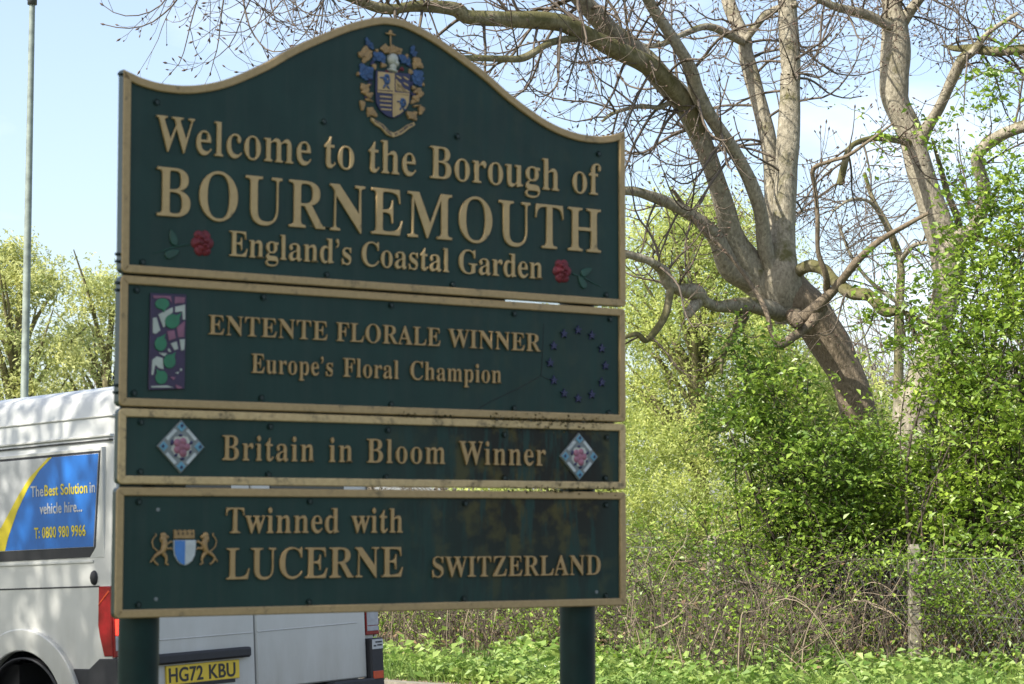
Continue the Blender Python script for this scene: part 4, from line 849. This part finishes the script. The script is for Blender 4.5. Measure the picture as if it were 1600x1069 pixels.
A.append(limb(ta, [(1087, 190, 23.2, 8), (1055, 160, 23.0, 9), (1030, 168, 22.9, 8), (1000, 166, 22.7, 7), (960, 176, 22.5, 6), (940, 190, 22.4, 4)], k=8))
A.append(limb(ta, [(1160, 65, 24.4, 14), (1110, 42, 24.0, 12), (1070, 52, 23.6, 10), (1030, 70, 23.3, 9), (1000, 72, 23.1, 7)], k=8)); A.append(limb(ta, [(1165, 62, 24.4, 12), (1200, 20, 24.2, 12), (1245, 6, 24, 10)], k=8))
tb = TB()
dress(tb, A[0], 20, 1.5, .016, 2, .35); dress(tb, A[1], 34, 1.35, .014, 2, .12); dress(tb, A[1], 10, 1.3, .012, 2, .6, 1, -.1, (0, 0, .6)); dress(tb, A[2], 10, .9, .009, 2)
dress(tb, A[3], 15, 1.5, .015, 2, .3); dress(tb, A[4], 14, 1.4, .013, 2, .3); dress(tb, A[5], 16, 1.4, .013, 2, .3)
dress(tb, A[6], 9, 1.2, .011, 2, .3); dress(tb, A[7], 10, 1.1, .012, 2, .2); dress(tb, A[8], 4, .6, .008, 1); dress(tb, A[9], 6, .9, .009, 1); dress(tb, A[10], 9, .9, .011, 2, .3); dress(tb, A[11], 7, .7, .007, 1, .3); dress(tb, A[12], 5, .7, .007, 1, .5); dress(tb, A[13], 8, .8, .007, 2, .1)
dress(tb, A[16], 10, 1.2, .010, 2, .2); dress(tb, A[17], 8, 1.2, .010, 2, .2)
# twig sprays hanging in over the sign from limbs above the frame
for u, v, Y, n in ((345, -45, 18.9, 4), (430, -50, 19.4, 6), (520, -25, 20, 8), (620, 0, 20.4, 5), (1000, -30, 22, 6), (1320, -60, 23.6, 7), (1280, -50, 23.8, 5), (900, -40, 22, 4)):
    for _ in range(n):
        p = at(u + rng.uniform(-45, 45), v + rng.uniform(-25, 5), Y); twig(tb, p, nrm((rng.uniform(-1, .7), rng.uniform(-.3, .3), rng.uniform(-1.0, .05))), rng.uniform(.7, 1.25), .010, 2, 1, 2, -.26, .5)
o = tb.build('twigs', [BARK, TWIG, BUD], ta); o['kind'] = 'stuff'
print('twig quads', len(o.data.polygons)); adopt(ta)

# ------------------------------------------------------------------ second bare tree
Y1 = 27.0
tr = tag(empty('bare_tree', (float(at(1440, 1000, Y1)[0]), Y1, float(ground_z(5, Y1)))), 'bare tree with a pale smooth trunk half hidden in the leafy bush at the right', 'tree')
B = []
B.append(limb(tr, [(1425, 1040, Y1, 96), (1425, 800, Y1, 80), (1431, 650, Y1, 70), (1444, 600, Y1, 62), (1462, 530, Y1, 46), (1480, 450, Y1, 44), (1481, 402, Y1, 52), (1462, 342, Y1, 48), (1440, 275, Y1, 41), (1423, 212, Y1, 40), (1400, 161, Y1, 44), (1397, 121, Y1, 46), (1399, 60, Y1, 45), (1396, 22, Y1, 40)], 'trunk', BARK, 20, .04))
B.append(limb(tr, [(1478, 412, Y1, 40), (1500, 372, Y1 - .3, 27), (1526, 350, Y1 - .5, 24), (1538, 300, Y1 - .7, 20), (1526, 248, Y1 - .9, 20), (1542, 226, Y1 - 1, 20), (1570, 208, Y1 - 1.2, 19), (1620, 190, Y1 - 1.4, 17)]))
B.append(limb(tr, [(1432, 235, Y1, 24), (1448, 200, Y1 - .2, 20), (1467, 168, Y1 - .4, 18), (1487, 125, Y1 - .6, 17), (1503, 92, Y1 - .8, 17), (1520, 80, Y1 - .9, 15), (1545, 50, Y1 - 1, 8), (1590, 20, Y1 - 1.1, 6)]))
B.append(limb(tr, [(1470, 70, Y1 - .4, 2), (1490, 75, Y1 - .5, 9), (1523, 76, Y1 - .8, 16), (1560, 80, Y1 - 1, 15), (1630, 72, Y1 - 1.2, 14)], m=BARKM)); B.append(limb(tr, [(1400, 45, Y1, 24), (1376, 34, Y1 - .2, 18), (1346, 20, Y1 - .4, 15), (1306, 11, Y1 - .6, 13), (1272, -4, Y1 - .8, 11)]))
B.append(limb(tr, [(1398, 30, Y1, 34), (1392, 0, Y1, 32), (1384, -50, Y1, 28)])); B.append(limb(tr, [(1405, 35, Y1, 26), (1424, 14, Y1 - .1, 18), (1450, -20, Y1 - .3, 15)])); B.append(limb(tr, [(1470, 370, Y1 + .3, 14), (1497, 350, Y1 + .3, 12), (1480, 302, Y1 + .3, 11), (1466, 250, Y1 + .3, 7), (1455, 215, Y1 + .3, 3)], m=BARKM))
B.append(limb(tr, [(1425, 225, Y1, 14), (1400, 218, Y1 - .4, 12), (1365, 216, Y1 - .8, 10), (1330, 228, Y1 - 1, 9), (1318, 262, Y1 - 1.1, 12), (1312, 288, Y1 - 1.1, 10)], m=BARKM)); B.append(limb(tr, [(1490, 380, Y1, 16), (1530, 372, Y1 - .3, 11), (1570, 385, Y1 - .6, 9), (1610, 392, Y1 - .8, 7)], m=BARKM))
tb = TB()
for q, n in ((1, 12), (2, 10), (3, 12), (4, 12), (5, 5), (6, 9), (7, 4), (8, 12), (9, 6)): dress(tb, B[q], n, 1.35, .012, 2, .15)
for u, v, Y, n in ((1480, -50, Y1, 8), (1560, -40, Y1 - .5, 8), (1350, -50, Y1, 8), (1600, 120, Y1 - 1, 6)):
    for _ in range(n): twig(tb, at(u + rng.uniform(-50, 50), v + rng.uniform(-20, 10), Y), nrm((rng.uniform(-1, 1), rng.uniform(-.3, .3), rng.uniform(-1, .1))), rng.uniform(.8, 1.6), .010, 2, 1, 2, -.26, .5)
o = tb.build('twigs', [BARK, TWIG, BUD], tr); o['kind'] = 'stuff'; adopt(tr)
# slender tree between the two
Y2 = 33.0
ts = tag(empty('slender_tree', (float(at(1400, 900, Y2)[0]), Y2, float(ground_z(6, Y2)))), 'slender bare tree with a lichen spotted stem standing between the two big trunks', 'tree')
Q1 = limb(ts, [(1398, 930, Y2, 20), (1402, 700, Y2, 17), (1404, 560, Y2, 15), (1405, 480, Y2, 15), (1407, 415, Y2, 13), (1396, 376, Y2, 12), (1381, 342, Y2, 9), (1364, 312, Y2, 8), (1350, 270, Y2, 6)], 'trunk', BARKM, 12)
Q2 = limb(ts, [(1405, 410, Y2, 9), (1425, 385, Y2 - .3, 8), (1450, 378, Y2 - .5, 5)]); Q3 = limb(ts, [(1400, 470, Y2, 8), (1360, 440, Y2, 6), (1330, 400, Y2, 5), (1310, 350, Y2, 4)]); Q4 = limb(ts, [(1390, 365, Y2, 7), (1362, 318, Y2 - .4, 6), (1330, 312, Y2 - .6, 5), (1300, 330, Y2 - .8, 3)])
tb = TB()
for q, n in ((Q1, 22), (Q2, 8), (Q3, 10), (Q4, 10)): dress(tb, q, n, 1.5, .009, 2, .3)
o = tb.build('twigs', [BARK, TWIG, BUD], ts); o['kind'] = 'stuff'; adopt(ts)

# ------------------------------------------------------------------ leafy bushes
def bush(name, label, base, blobs, nst, leafsize, lm, dens, seed_blossom=0, flat=.35, cat='bush', stemw=.02, group=None):
    """blobs: centre (world), radii, weight; layered sprays of small leaves on thin stems"""
    root = tag(empty(name, base), label, cat, group); st = TB(); lf = TB(); base = np.array(base, float)
    tot = sum(w for _, _, w in blobs)
    for c, r_, w in blobs:
        c = np.array(c, float); r_ = np.array(r_, float)
        for _ in range(int(nst * w / tot)):
            p = c + rvec() * r_ * rng.random() ** .45; a = base + np.array((rng.normal() * .35, rng.normal() * .3, 0)); mid = (a + p) / 2 + np.array((rng.normal() * .25, rng.normal() * .2, .25 + rng.normal() * .12))
            if rng.random() < .10: Q = spline([a, mid, p], 6); st.tube(Q, np.linspace(stemw * rng.uniform(.6, 1.3), .004, len(Q)), 5, 0)
            # a spray: a short branchlet with leaves both sides
            d = nrm((p - c) / r_ + rng.normal(size=3) * .7 + np.array((0, 0, .15))); L = rng.uniform(.25, .60); Q = [p]
            for i in range(7): d = nrm(d + rng.normal(size=3) * .16 + np.array((0, 0, -.03))); Q.append(Q[-1] + d * L / 7)
            Q = np.array(Q); st.tube(Q, np.linspace(.005, .002, 8), 3, 0)
            n = int(dens * rng.uniform(.5, 1.5)); t = rng.random(n) * 7; i0 = np.minimum(t.astype(int), 6); C = Q[i0] + (Q[i0 + 1] - Q[i0]) * (t - i0)[:, None]
            C = C + rng.normal(size=(n, 3)) * np.array((.075, .075, .075 * flat)); lf.leaves(C, leafsize, 0, .55, .62)
            if seed_blossom and rng.random() < seed_blossom: lf.leaves(p + rng.normal(size=(14, 3)) * .045, leafsize * .5, 1, .8, .9)
    s = st.build('stems', [DSTEM], root); s['kind'] = 'stuff'; l = lf.build('leaves', [lm, WHT], root, False); l['kind'] = 'stuff'; adopt(root); return root
def W3(u, v, Y): return tuple(at(u, v, Y))
gzr = lambda u, Y: (float(at(u, 900, Y)[0]), Y, float(ground_z(float(at(u, 900, Y)[0]), Y)))
px = lambda n, Y: n * Y / F
bush('shrub', 'mid green leafy shrub growing round the foot of the leaning tree trunk', gzr(1310, 22.6),
     [(W3(1210, 590, 22.4), (px(62, 22), .5, px(34, 22)), .9), (W3(1190, 660, 22.4), (px(75, 22), .6, px(60, 22)), 1.8), (W3(1290, 735, 22.0), (px(110, 22), .7, px(70, 22)), 2.8), (W3(1390, 755, 22.2), (px(95, 22), .6, px(70, 22)), 2.0), (W3(1225, 800, 22.3), (px(75, 22), .5, px(55, 22)), 1.5), (W3(1340, 815, 22.2), (px(90, 22), .5, px(42, 22)), 1.2), (W3(1160, 560, 22.6), (px(45, 22), .3, px(22, 22)), .3)],
     520, .064, HAWD, 28, 0)
bush('hawthorn', 'tall bright green hawthorn in fresh leaf filling the right edge, dotted with white blossom', gzr(1540, 21.8),
     [(W3(1560, 480, 21.8), (px(90, 22), .7, px(110, 22)), 3.6), (W3(1480, 560, 21.8), (px(72, 22), .6, px(55, 22)), 1.4), (W3(1570, 650, 21.6), (px(90, 22), .8, px(110, 22)), 3.6), (W3(1500, 720, 21.7), (px(80, 22), .6, px(80, 22)), 2.2), (W3(1580, 820, 21.4), (px(95, 22), .7, px(90, 22)), 2.6), (W3(1500, 830, 21.6), (px(60, 22), .5, px(50, 22)), 1.0),
      (W3(1590, 330, 21.9), (px(60, 22), .6, px(80, 22)), 1.2), (W3(1540, 320, 22), (px(38, 22), .4, px(60, 22)), .5), (W3(1470, 225, 22.2), (px(16, 22), .3, px(30, 22)), .12), (W3(1550, 100, 22), (px(16, 22), .2, px(60, 22)), .22), (W3(1555, 165, 22), (px(14, 22), .2, px(14, 22)), .08), (W3(1400, 470, 22.2), (px(40, 22), .4, px(26, 22)), .4), (W3(1385, 210, 22.6), (px(26, 22), .3, px(30, 22)), .10)],
     820, .066, HAW, 26, .05)
bush('hawthorn', 'low bright green hawthorn sprays hanging over the wire mesh right of the concrete post', gzr(1520, 20.2),
     [(W3(1545, 900, 20.2), (px(75, 20), .3, px(30, 20)), 1), (W3(1440, 900, 20.1), (px(34, 20), .2, px(18, 20)), .5), (W3(1510, 960, 20.0), (px(48, 20), .25, px(20, 20)), .6), (W3(1575, 985, 19.9), (px(50, 20), .3, px(50, 20)), 1.0), (W3(1465, 930, 20.0), (px(30, 20), .2, px(14, 20)), .3)],
     95, .048, HAW, 26, 0, stemw=.012)
bush('hawthorn', 'straggling low green sprays reaching over the thicket between the two right-hand fence posts', gzr(1240, 21.6),
     [(W3(1150, 850, 21.8), (px(110, 22), .5, px(40, 22)), 1.2), (W3(1300, 875, 21.4), (px(100, 22), .5, px(32, 22)), 1.2), (W3(1060, 870, 22.4), (px(80, 22), .5, px(50, 22)), 1.0), (W3(1200, 930, 21.0), (px(130, 22), .4, px(40, 22)), .6), (W3(1410, 865, 20.2), (px(22, 20), .12, px(12, 20)), .25)],
     150, .046, HAW, 22, 0, stemw=.010)
bush('ivy_clump', 'dark ivy clump wrapped round the base of the leaning trunk', gzr(1385, 23.4),
     [(W3(1365, 720, 23.4), (px(34, 23), .35, px(60, 23)), .6), (W3(1395, 810, 23.4), (px(55, 23), .35, px(70, 23)), 1)], 260, .055, HAWD, 28, 0, cat='ivy')

# ------------------------------------------------------------------ willows and far trees
def willow(label, u, v_top, Y, wid, v_bot, n, lm, ls=.17, seed=0, cat='tree', name='willow_tree', lobes=None, group=None):
    g = gzr(u, Y); root = tag(empty(name, g), label, cat, group); tk = TB(); lf = TB()
    top = at(u, v_top, Y); bot = at(u, v_bot, Y); H = top[2] - g[2]; hw = px(wid, Y) / 2
    b0 = np.array(g); tk.tube(spline([b0 - (0, 0, .3), b0 + (0.1, 0, H * .25), b0 + (-.1, 0, H * .5), b0 + (.1, 0, H * .8)], 5), np.linspace(.35, .08, 16), 10, 0)
    for _ in range(26):
        h0 = rng.uniform(.2, .6) * H; a = rng.random() * 6.28; e = b0 + np.array((math.cos(a) * hw * rng.uniform(.4, .9), math.sin(a) * hw * .6, min(H * .96, h0 + H * rng.uniform(.15, .4))))
        tk.tube(spline([b0 + (0, 0, h0), (b0 + (0, 0, h0) + e) / 2 + (0, 0, .3), e], 5), np.linspace(.12, .02, 11), 5, 0)
    L = lobes or 46; nb = n // L
    for i in range(L):
        a = rng.random() * 6.28; zf = rng.uniform(0, 1); rr = math.sqrt(max(0, 1 - (zf * 2 - .9) ** 2 * .85)) if zf > .45 else .95
        q = rng.random() ** .35; c = np.array((top[0] + math.cos(a) * hw * rr * q, Y + math.sin(a) * hw * .75 * rr * q, max(bot[2], 0.3) + (top[2] - max(bot[2], .3)) * (zf * .92)))
        R_ = hw * rng.uniform(.20, .36)
        ns = nb // 9; P0 = c + rng.normal(size=(ns, 3)) * np.array((R_, R_ * .8, R_ * .62)) * .62
        for j in range(ns):
            Ls = rng.uniform(.5, 1.3) * (R_ / 1.2); t = np.linspace(0, 1, 9)[:, None]; dr = np.array((rng.normal() * .35, rng.normal() * .3, -1 + rng.random() * .7)) * Ls
            C = P0[j] + t * dr + rng.normal(size=(9, 3)) * .07; lf.leaves(C, ls, 0, .35, .42, D=dr / (np.linalg.norm(dr) + 1e-9))
    t_ = tk.build('trunk', [BARKM], root); l = lf.build('crown', [lm], root, False); l['kind'] = 'stuff'; adopt(root)
willow('yellow-green willow tree filling the gap between the sign and the leaning tree', 1090, 262, 66, 400, 960, 120000, WIL, .12, lobes=230)
willow('lower yellow-green willow behind the leafy shrub and the big trunks', 1300, 540, 72, 300, 900, 26000, WIL, .16, lobes=80)
willow('pale yellow willow showing beside the street lamp, left of it', 20, 340, 70, 270, 900, 36000, WIL2, .15, lobes=110)
willow('smaller pale yellow willow between the street lamp and the sign', 165, 378, 74, 230, 900, 28000, WIL2, .15, lobes=90)
willow('green-yellow willow low behind the sign and the bare tree limbs', 900, 560, 80, 360, 900, 12000, WIL, .2, lobes=40)
willow('broad pale green tree far behind the hawthorn at the right', 1520, 560, 90, 330, 880, 14000, WIL2, .24, name='broad_tree', lobes=50)
tb = TB()
for i in range(170):
    u = rng.uniform(1180, 1720) if i < 110 else rng.uniform(-260, 900); Y = rng.uniform(95, 130); c = at(u, 815, Y); c[2] = -.3; H = rng.uniform(7, 12.0) * (1.0 if u > 1000 else .75)
    tb.tube([c, c + (rng.normal() * .3, 0, H * .5), c + (rng.normal() * .6, 0, H)], [.16, .09, .02], 4, 0)
    for _ in range(42):
        h = rng.uniform(.15, .95) * H; d = nrm((rng.normal(), rng.normal() * .6, rng.uniform(.2, 1.4))); l = rng.uniform(.8, 2.6); p = c + (0, 0, h); q = p + d * l + (0, 0, .2); tb.tube([p, (p + q) / 2 + rng.normal(size=3) * .12, q], [.035, .022, .010], 3, 0)
        tb.tube([(p + q) / 2, (p + q) / 2 + nrm(d + rng.normal(size=3) * .7) * l * .5], [.02, .008], 3, 0)
    tb.leaves(c + (0, 0, H * .5) + rng.normal(size=(170, 3)) * (1.6, 1, H * .22), .14, 0, .2)
tag(tb.build('far_woodland', [FARM, WIL2]), 'grey-brown bare woodland far behind the trees', kind='stuff')

# ------------------------------------------------------------------ fence: concrete posts, wires and chain link
FP = [(5.6, 17.2), (3.77, 20.5), (2.25, 24.6), (0.0, 26.6), (-2.8, 28.4), (-5.4, 30.4)]
FH = 1.12
fe = tag(empty('chain_link_fence', (FP[1][0], FP[1][1], float(ground_z(*FP[1])))), 'chain link fence on weathered concrete posts running through the hedge', 'fence')
WIRE = plain('galvanised_wire', (.20, .21, .21), .55, .3, metal=.6)
for i, (x, y) in enumerate(FP):
    z = float(ground_z(x, y)); k = MB(); a = .055
    ring = [(-a + .012, -a), (a - .012, -a), (a, -a + .012), (a, a - .012), (a - .012, a), (-a + .012, a), (-a, a - .012), (-a, -a + .012)]; v = []
    for zz, sc in ((-.3, 1.06), (.3, 1.03), (.7, 1.0), (FH + .02, .97), (FH + .06, .7)):
        v += [(x + px_ * sc + rnd.uniform(-.002, .002), y + py_ * sc, z + zz) for px_, py_ in ring]
    k.add(v, [(r_ * 8 + q, r_ * 8 + (q + 1) % 8, (r_ + 1) * 8 + (q + 1) % 8, (r_ + 1) * 8 + q) for r_ in range(4) for q in range(8)] + [tuple(32 + q for q in range(8))], 0, False)
    k.build('concrete_post', M['concrete'], fe)
tb = TB(); wl = TB()
for i in range(len(FP) - 1):
    a, b_ = np.array(FP[i]), np.array(FP[i + 1]); L = np.linalg.norm(b_ - a); d = (b_ - a) / L; za, zb = float(ground_z(*a)), float(ground_z(*b_)); nn = np.array((-d[1], d[0])) * .06 * (1 if d[0] * 1 < 0 else 1)
    def P3(s, h): sag = .015 * math.sin(s * 3 + i); return np.array((*(a + d * s + nn), za + (zb - za) * s / L + h + sag))
    step = .062; r_ = .0019; n = int(L / step); nh = int(1.0 / step)
    for q in range(n):
        zz = [P3((q + (.5 if (j + q) % 2 else -.5) * 1.0) * step + step * .5, .05 + j * step) + np.array((*(nn * (.12 if j % 2 else -.12)), 0)) for j in range(nh + 1)]
        tb.tube(zz, r_, 3, 0)
    for h in (.06, .55, 1.06): wl.tube([P3(s, h) for s in np.linspace(0, L, 8)], .0022, 4, 0)
o = tb.build('wire_mesh', [WIRE], fe, True); o['kind'] = 'stuff'; wl.build('line_wire', [WIRE], fe)['kind'] = 'stuff'; adopt(fe)

# ------------------------------------------------------------------ hedge-bottom thicket of bare stems and brambles
def fence_pt(t):
    i = min(int(t), len(FP) - 2); a, b_ = np.array(FP[i]), np.array(FP[i + 1]); return a + (b_ - a) * (t - i)
def thicket(name, label, t0, t1, n, hmin, hmax, off, leafy, cat='hedge'):
    tb = TB(); root = None; mid = fence_pt((t0 + t1) / 2); root = tag(empty(name, (mid[0], mid[1], float(ground_z(*mid)))), label, cat)
    for _ in range(n):
        p = fence_pt(rng.uniform(t0, t1)) + np.array(VR) * rng.uniform(*off) + rng.normal(size=2) * .1; z = float(ground_z(*p)); H = rng.uniform(hmin, hmax); x, y = p
        kind = rng.random(); m = 0 if rng.random() < .30 else 1
        if kind < .5:
            d = rng.normal(size=3) * (.22, .2, 0); Q = [np.array((x, y, z))]; dd = nrm((d[0], d[1], 1)); 
            for i in range(8): dd = nrm(dd + rng.normal(size=3) * .16); Q.append(Q[-1] + dd * H / 8)
        elif kind < .8:
            s = rng.normal(size=2) * H * .7; Q = spline([(x, y, z), (x + s[0] * .35, y + s[1] * .35, z + H * .75), (x + s[0] * .8, y + s[1] * .8, z + H * .8), (x + s[0] * 1.3, y + s[1] * 1.3, z + H * .25)], 4)
        else:
            s = nrm(rng.normal(size=3) * (1, .6, .45)); c = np.array((x, y, z + rng.uniform(.1, 1) * H)); Q = [c]
            for i in range(7): s = nrm(s + rng.normal(size=3) * .3); Q.append(Q[-1] + s * .09)
        tb.tube(Q, np.linspace(rng.uniform(.003, .009), .002, len(Q)), 3, m)
        if rng.random() < .35:
            i = len(Q) // 2; twig(tb, Q[i], rvec() + (0, 0, .5), .35, .004, 1, m, 0, 0, .1, None, 3)
        if rng.random() < leafy: i = rng.integers(2, len(Q)); tb.leaves(np.asarray(Q[i]) + rng.normal(size=(rng.integers(8, 26), 3)) * .09, .045, 2, .5)
        if rng.random() < .22: tb.leaves(np.asarray(Q[0]) + rng.normal(size=(7, 3)) * (.2, .2, .12) + (0, 0, .15), .06, 3, .2)
    o = tb.build('tangle', [DEAD, DSTEM, HAW, DRY], root, False); o['kind'] = 'stuff'; adopt(root)
thicket('bramble_thicket', 'nettly bare stems standing in front of the fence between its two right-hand posts', 1.05, 2.1, 900, .35, 1.05, (-3.0, -.2), .42, 'thicket')
thicket('bramble_thicket', 'tangle of bare twigs low under the sign and nearest the road', 2.1, 5.0, 1900, .35, 1.15, (-4.0, -.3), .45, 'thicket')
thicket('bramble_thicket', 'dense brown bramble thicket with red-brown dead leaves between the two right-hand fence posts', .9, 2.15, 480, .4, 1.35, (-.2, 1.6), .4, 'thicket')
thicket('bramble_thicket', 'tangled bare thicket under the sign, left of the middle fence post', 2.0, 5.0, 700, .4, 1.4, (-.4, 2.2), .5, 'thicket')
thicket('bramble_thicket', 'shadowed stems behind the mesh at the bottom right corner', -.1, 1.0, 600, .4, 1.2, (.1, 1.8), .35, 'thicket')

# ------------------------------------------------------------------ ground cover, grass, litter
def scatter(name, label, n, ys, us, hts, ls, m, up_, m2=None):
    tb = TB(); C = []
    cl = [(rng.uniform(*us), rng.uniform(*ys)) for _ in range(n // 40)]
    for u, Y in cl:
        if name == 'ground_cover' and math.sin(u * .021 + Y * 1.9) + math.sin(u * .047 - Y * 3.1) + rng.normal() * .5 < -.75: continue
        p = at(u, 900, Y); x, y = p[0], Y; z = float(ground_z(x, y)); h = hts[0] + (hts[1] - hts[0]) * rng.random() ** 1.6; s_ = rng.uniform(.10, .28)
        c = rng.normal(size=(40, 3)) * (s_, s_, 0); c[:, 2] = np.abs(rng.random(40)) ** .7 * h * np.exp(-(c[:, 0] ** 2 + c[:, 1] ** 2) / (s_ * s_ * 3)); C.append(c + (x, y, z + .01))
    C = np.concatenate(C); tt = (C[:, 0] - VO[0]) * VR[0] + (C[:, 1] - VO[1]) * VR[1]
    if name == 'ground_cover': k_ = tt < 8.7 + .38 * np.clip(C[:, 0], 0, 4) + rng.normal(size=len(C)) * .25; C, tt = C[k_], tt[k_]
    C = C[tt > np.where(C[:, 0] > -.1, 6.95, 7.15) + rng.normal(size=len(C)) * .08]
    tb.leaves(C, ls, 0, up_, .75); return tag(tb.build(name, [m], None, False), label, kind='stuff')
scatter('ground_cover', 'bright green leafy ground cover in front of the fence', 70000, (17.5, 27.5), (540, 1660), (.08, .40), .07, COV, .9)
scatter('broad_weeds', 'larger soft-leaved weeds standing up in the ground cover', 2600, (20.3, 23.5), (820, 1300), (.15, .46), .13, COV, .7)
scatter('low_weeds', 'small low weeds over the verge soil', 14000, (20.0, 26), (540, 1660), (.02, .12), .03, COV, .8)
scatter('shade_cover', 'green undergrowth beyond the fence', 26000, (26, 42), (560, 1660), (.1, .5), .10, COV, .8)
scatter('dry_leaf_litter', 'brown dead leaves on the soil of the verge', 7000, (19.9, 25.5), (540, 1660), (.01, .06), .05, DRY, 1.5)
tb = TB()
for _ in range(9000):
    u = rng.uniform(560, 1660); Y = rng.uniform(17.5, 23.4) if rng.random() < .6 else rng.uniform(19.5, 20.9); p = at(u, 900, Y); x = p[0]
    t_ = (x - VO[0]) * VR[0] + (Y - VO[1]) * VR[1]
    if t_ < 7.0: continue
    z = float(ground_z(x, Y)); h = rng.uniform(.06, .22); a = rng.normal(size=2) * .4; w = .004
    P0, P1, P2_ = np.array((x, Y, z)), np.array((x + a[0] * h * .5, Y + a[1] * h * .5, z + h * .7)), np.array((x + a[0] * h * 1.3, Y + a[1] * h * 1.3, z + h))
    sx = np.array((w, .001, 0)); tb.raw(np.array([P0 - sx, P0 + sx, P1 + sx * .8, P1 - sx * .8]), np.array([[0, 1, 2, 3]]), 0); tb.raw(np.array([P1 - sx * .8, P1 + sx * .8, P2_ + sx * .1, P2_ - sx * .1]), np.array([[0, 1, 2, 3]]), 0)
tag(tb.build('grass', [GRS], None, False), 'fresh grass blades along the edge of the verge', kind='stuff')
LIT = plain('weathered_plastic', (.62, .62, .64), .35, .2); 
def litter(u, v, Y, L, W, H, label, seed_):
    r2 = np.random.default_rng(seed_); p = at(u, v, Y); z = float(ground_z(p[0], Y)); n, m_ = 18, 9; g = []
    for i in range(n):
        for j in range(m_):
            a, b_ = i / (n - 1) * 2 - 1, j / (m_ - 1) * 2 - 1; g.append((a * L / 2 * (1 - .2 * b_ * b_) + r2.normal() * .012, b_ * W / 2 * (1 - .4 * a * a) + r2.normal() * .012, max(0, (1 - a * a) * (1 - b_ * b_)) * H * .6 + abs(r2.normal()) * H * .35))
    i = np.arange(n - 1)[:, None] * m_; j = np.arange(m_ - 1)[None]; Fc = np.stack([i + j, i + m_ + j, i + m_ + j + 1, i + j + 1], -1).reshape(-1, 4)
    o = link('litter', quads_mesh('litter', np.array(g), Fc, [LIT], None, False), None, (p[0], Y, z + .02)); o.rotation_euler = (0, 0, r2.uniform(-.5, .5)); tag(o, label, 'litter', 'crumpled litter on the verge')
litter(860, 1060, 20.6, .55, .3, .10, 'largest crumpled sheet of white plastic on the verge, left of the right-hand sign post', 1)
litter(608, 1049, 20.9, .16, .12, .06, 'small crumpled white scrap on the verge just right of the van', 2)
litter(776, 1064, 20.4, .2, .15, .05, 'small pale scrap at the kerb edge, left of the big plastic sheet', 3)
# grey cut block of stone showing through the hedge
# ------------------------------------------------------------------ roadside tree left of the view: its boughs shade the sign and dapple the van
def shade_tree(base, H, label, crown_c, crown_r, nl, nb):
    root = tag(empty('roadside_tree', base), label, 'tree', 'roadside trees left of the sign'); b0 = np.array(base, float); tk = TB(); lf = TB()
    tk.tube(spline([b0 - (0, 0, .3), b0 + (0, 0, H * .3), b0 + (.2, .1, H * .55), b0 + (.1, 0, H * .9)], 6), np.linspace(.30, .06, 19), 12, 0, .05)
    for _ in range(nb):
        h0 = rng.uniform(.25, .7) * H; e = np.array(crown_c) + rvec() * np.array(crown_r) * rng.random() ** .4; s_ = b0 + (0.1, 0, h0); Q = spline([s_, (s_ + e) / 2 + rng.normal(size=3) * .4 + (0, 0, .4), e], 6); tk.tube(Q, np.linspace(.075, .015, len(Q)), 6, 0)
        for q in range(7): twig(tk, Q[rng.integers(4, len(Q))], rvec(), 1.1, .012, 1, 0, 0)
        C = e + rng.normal(size=(nl, 3)) * np.array(crown_r) * .20; lf.leaves(C, .11, 0, .6, .6)
    tk.build('trunk', [BARK], root); l = lf.build('crown', [HAW], root, False); l['kind'] = 'stuff'; adopt(root)
shade_tree((-6.4, 1.6, .15), 9.5, 'roadside tree in young leaf on the verge nearest the sign', (-4.3, 2.9, 7.4), (2.4, 2.6, 2.3), 190, 64)
shade_tree((-10.2, 6.4, .15), 10.5, 'roadside tree in young leaf beside the road, level with the van', (-7.0, 8.0, 6.5), (2.3, 2.5, 2.2), 74, 66)
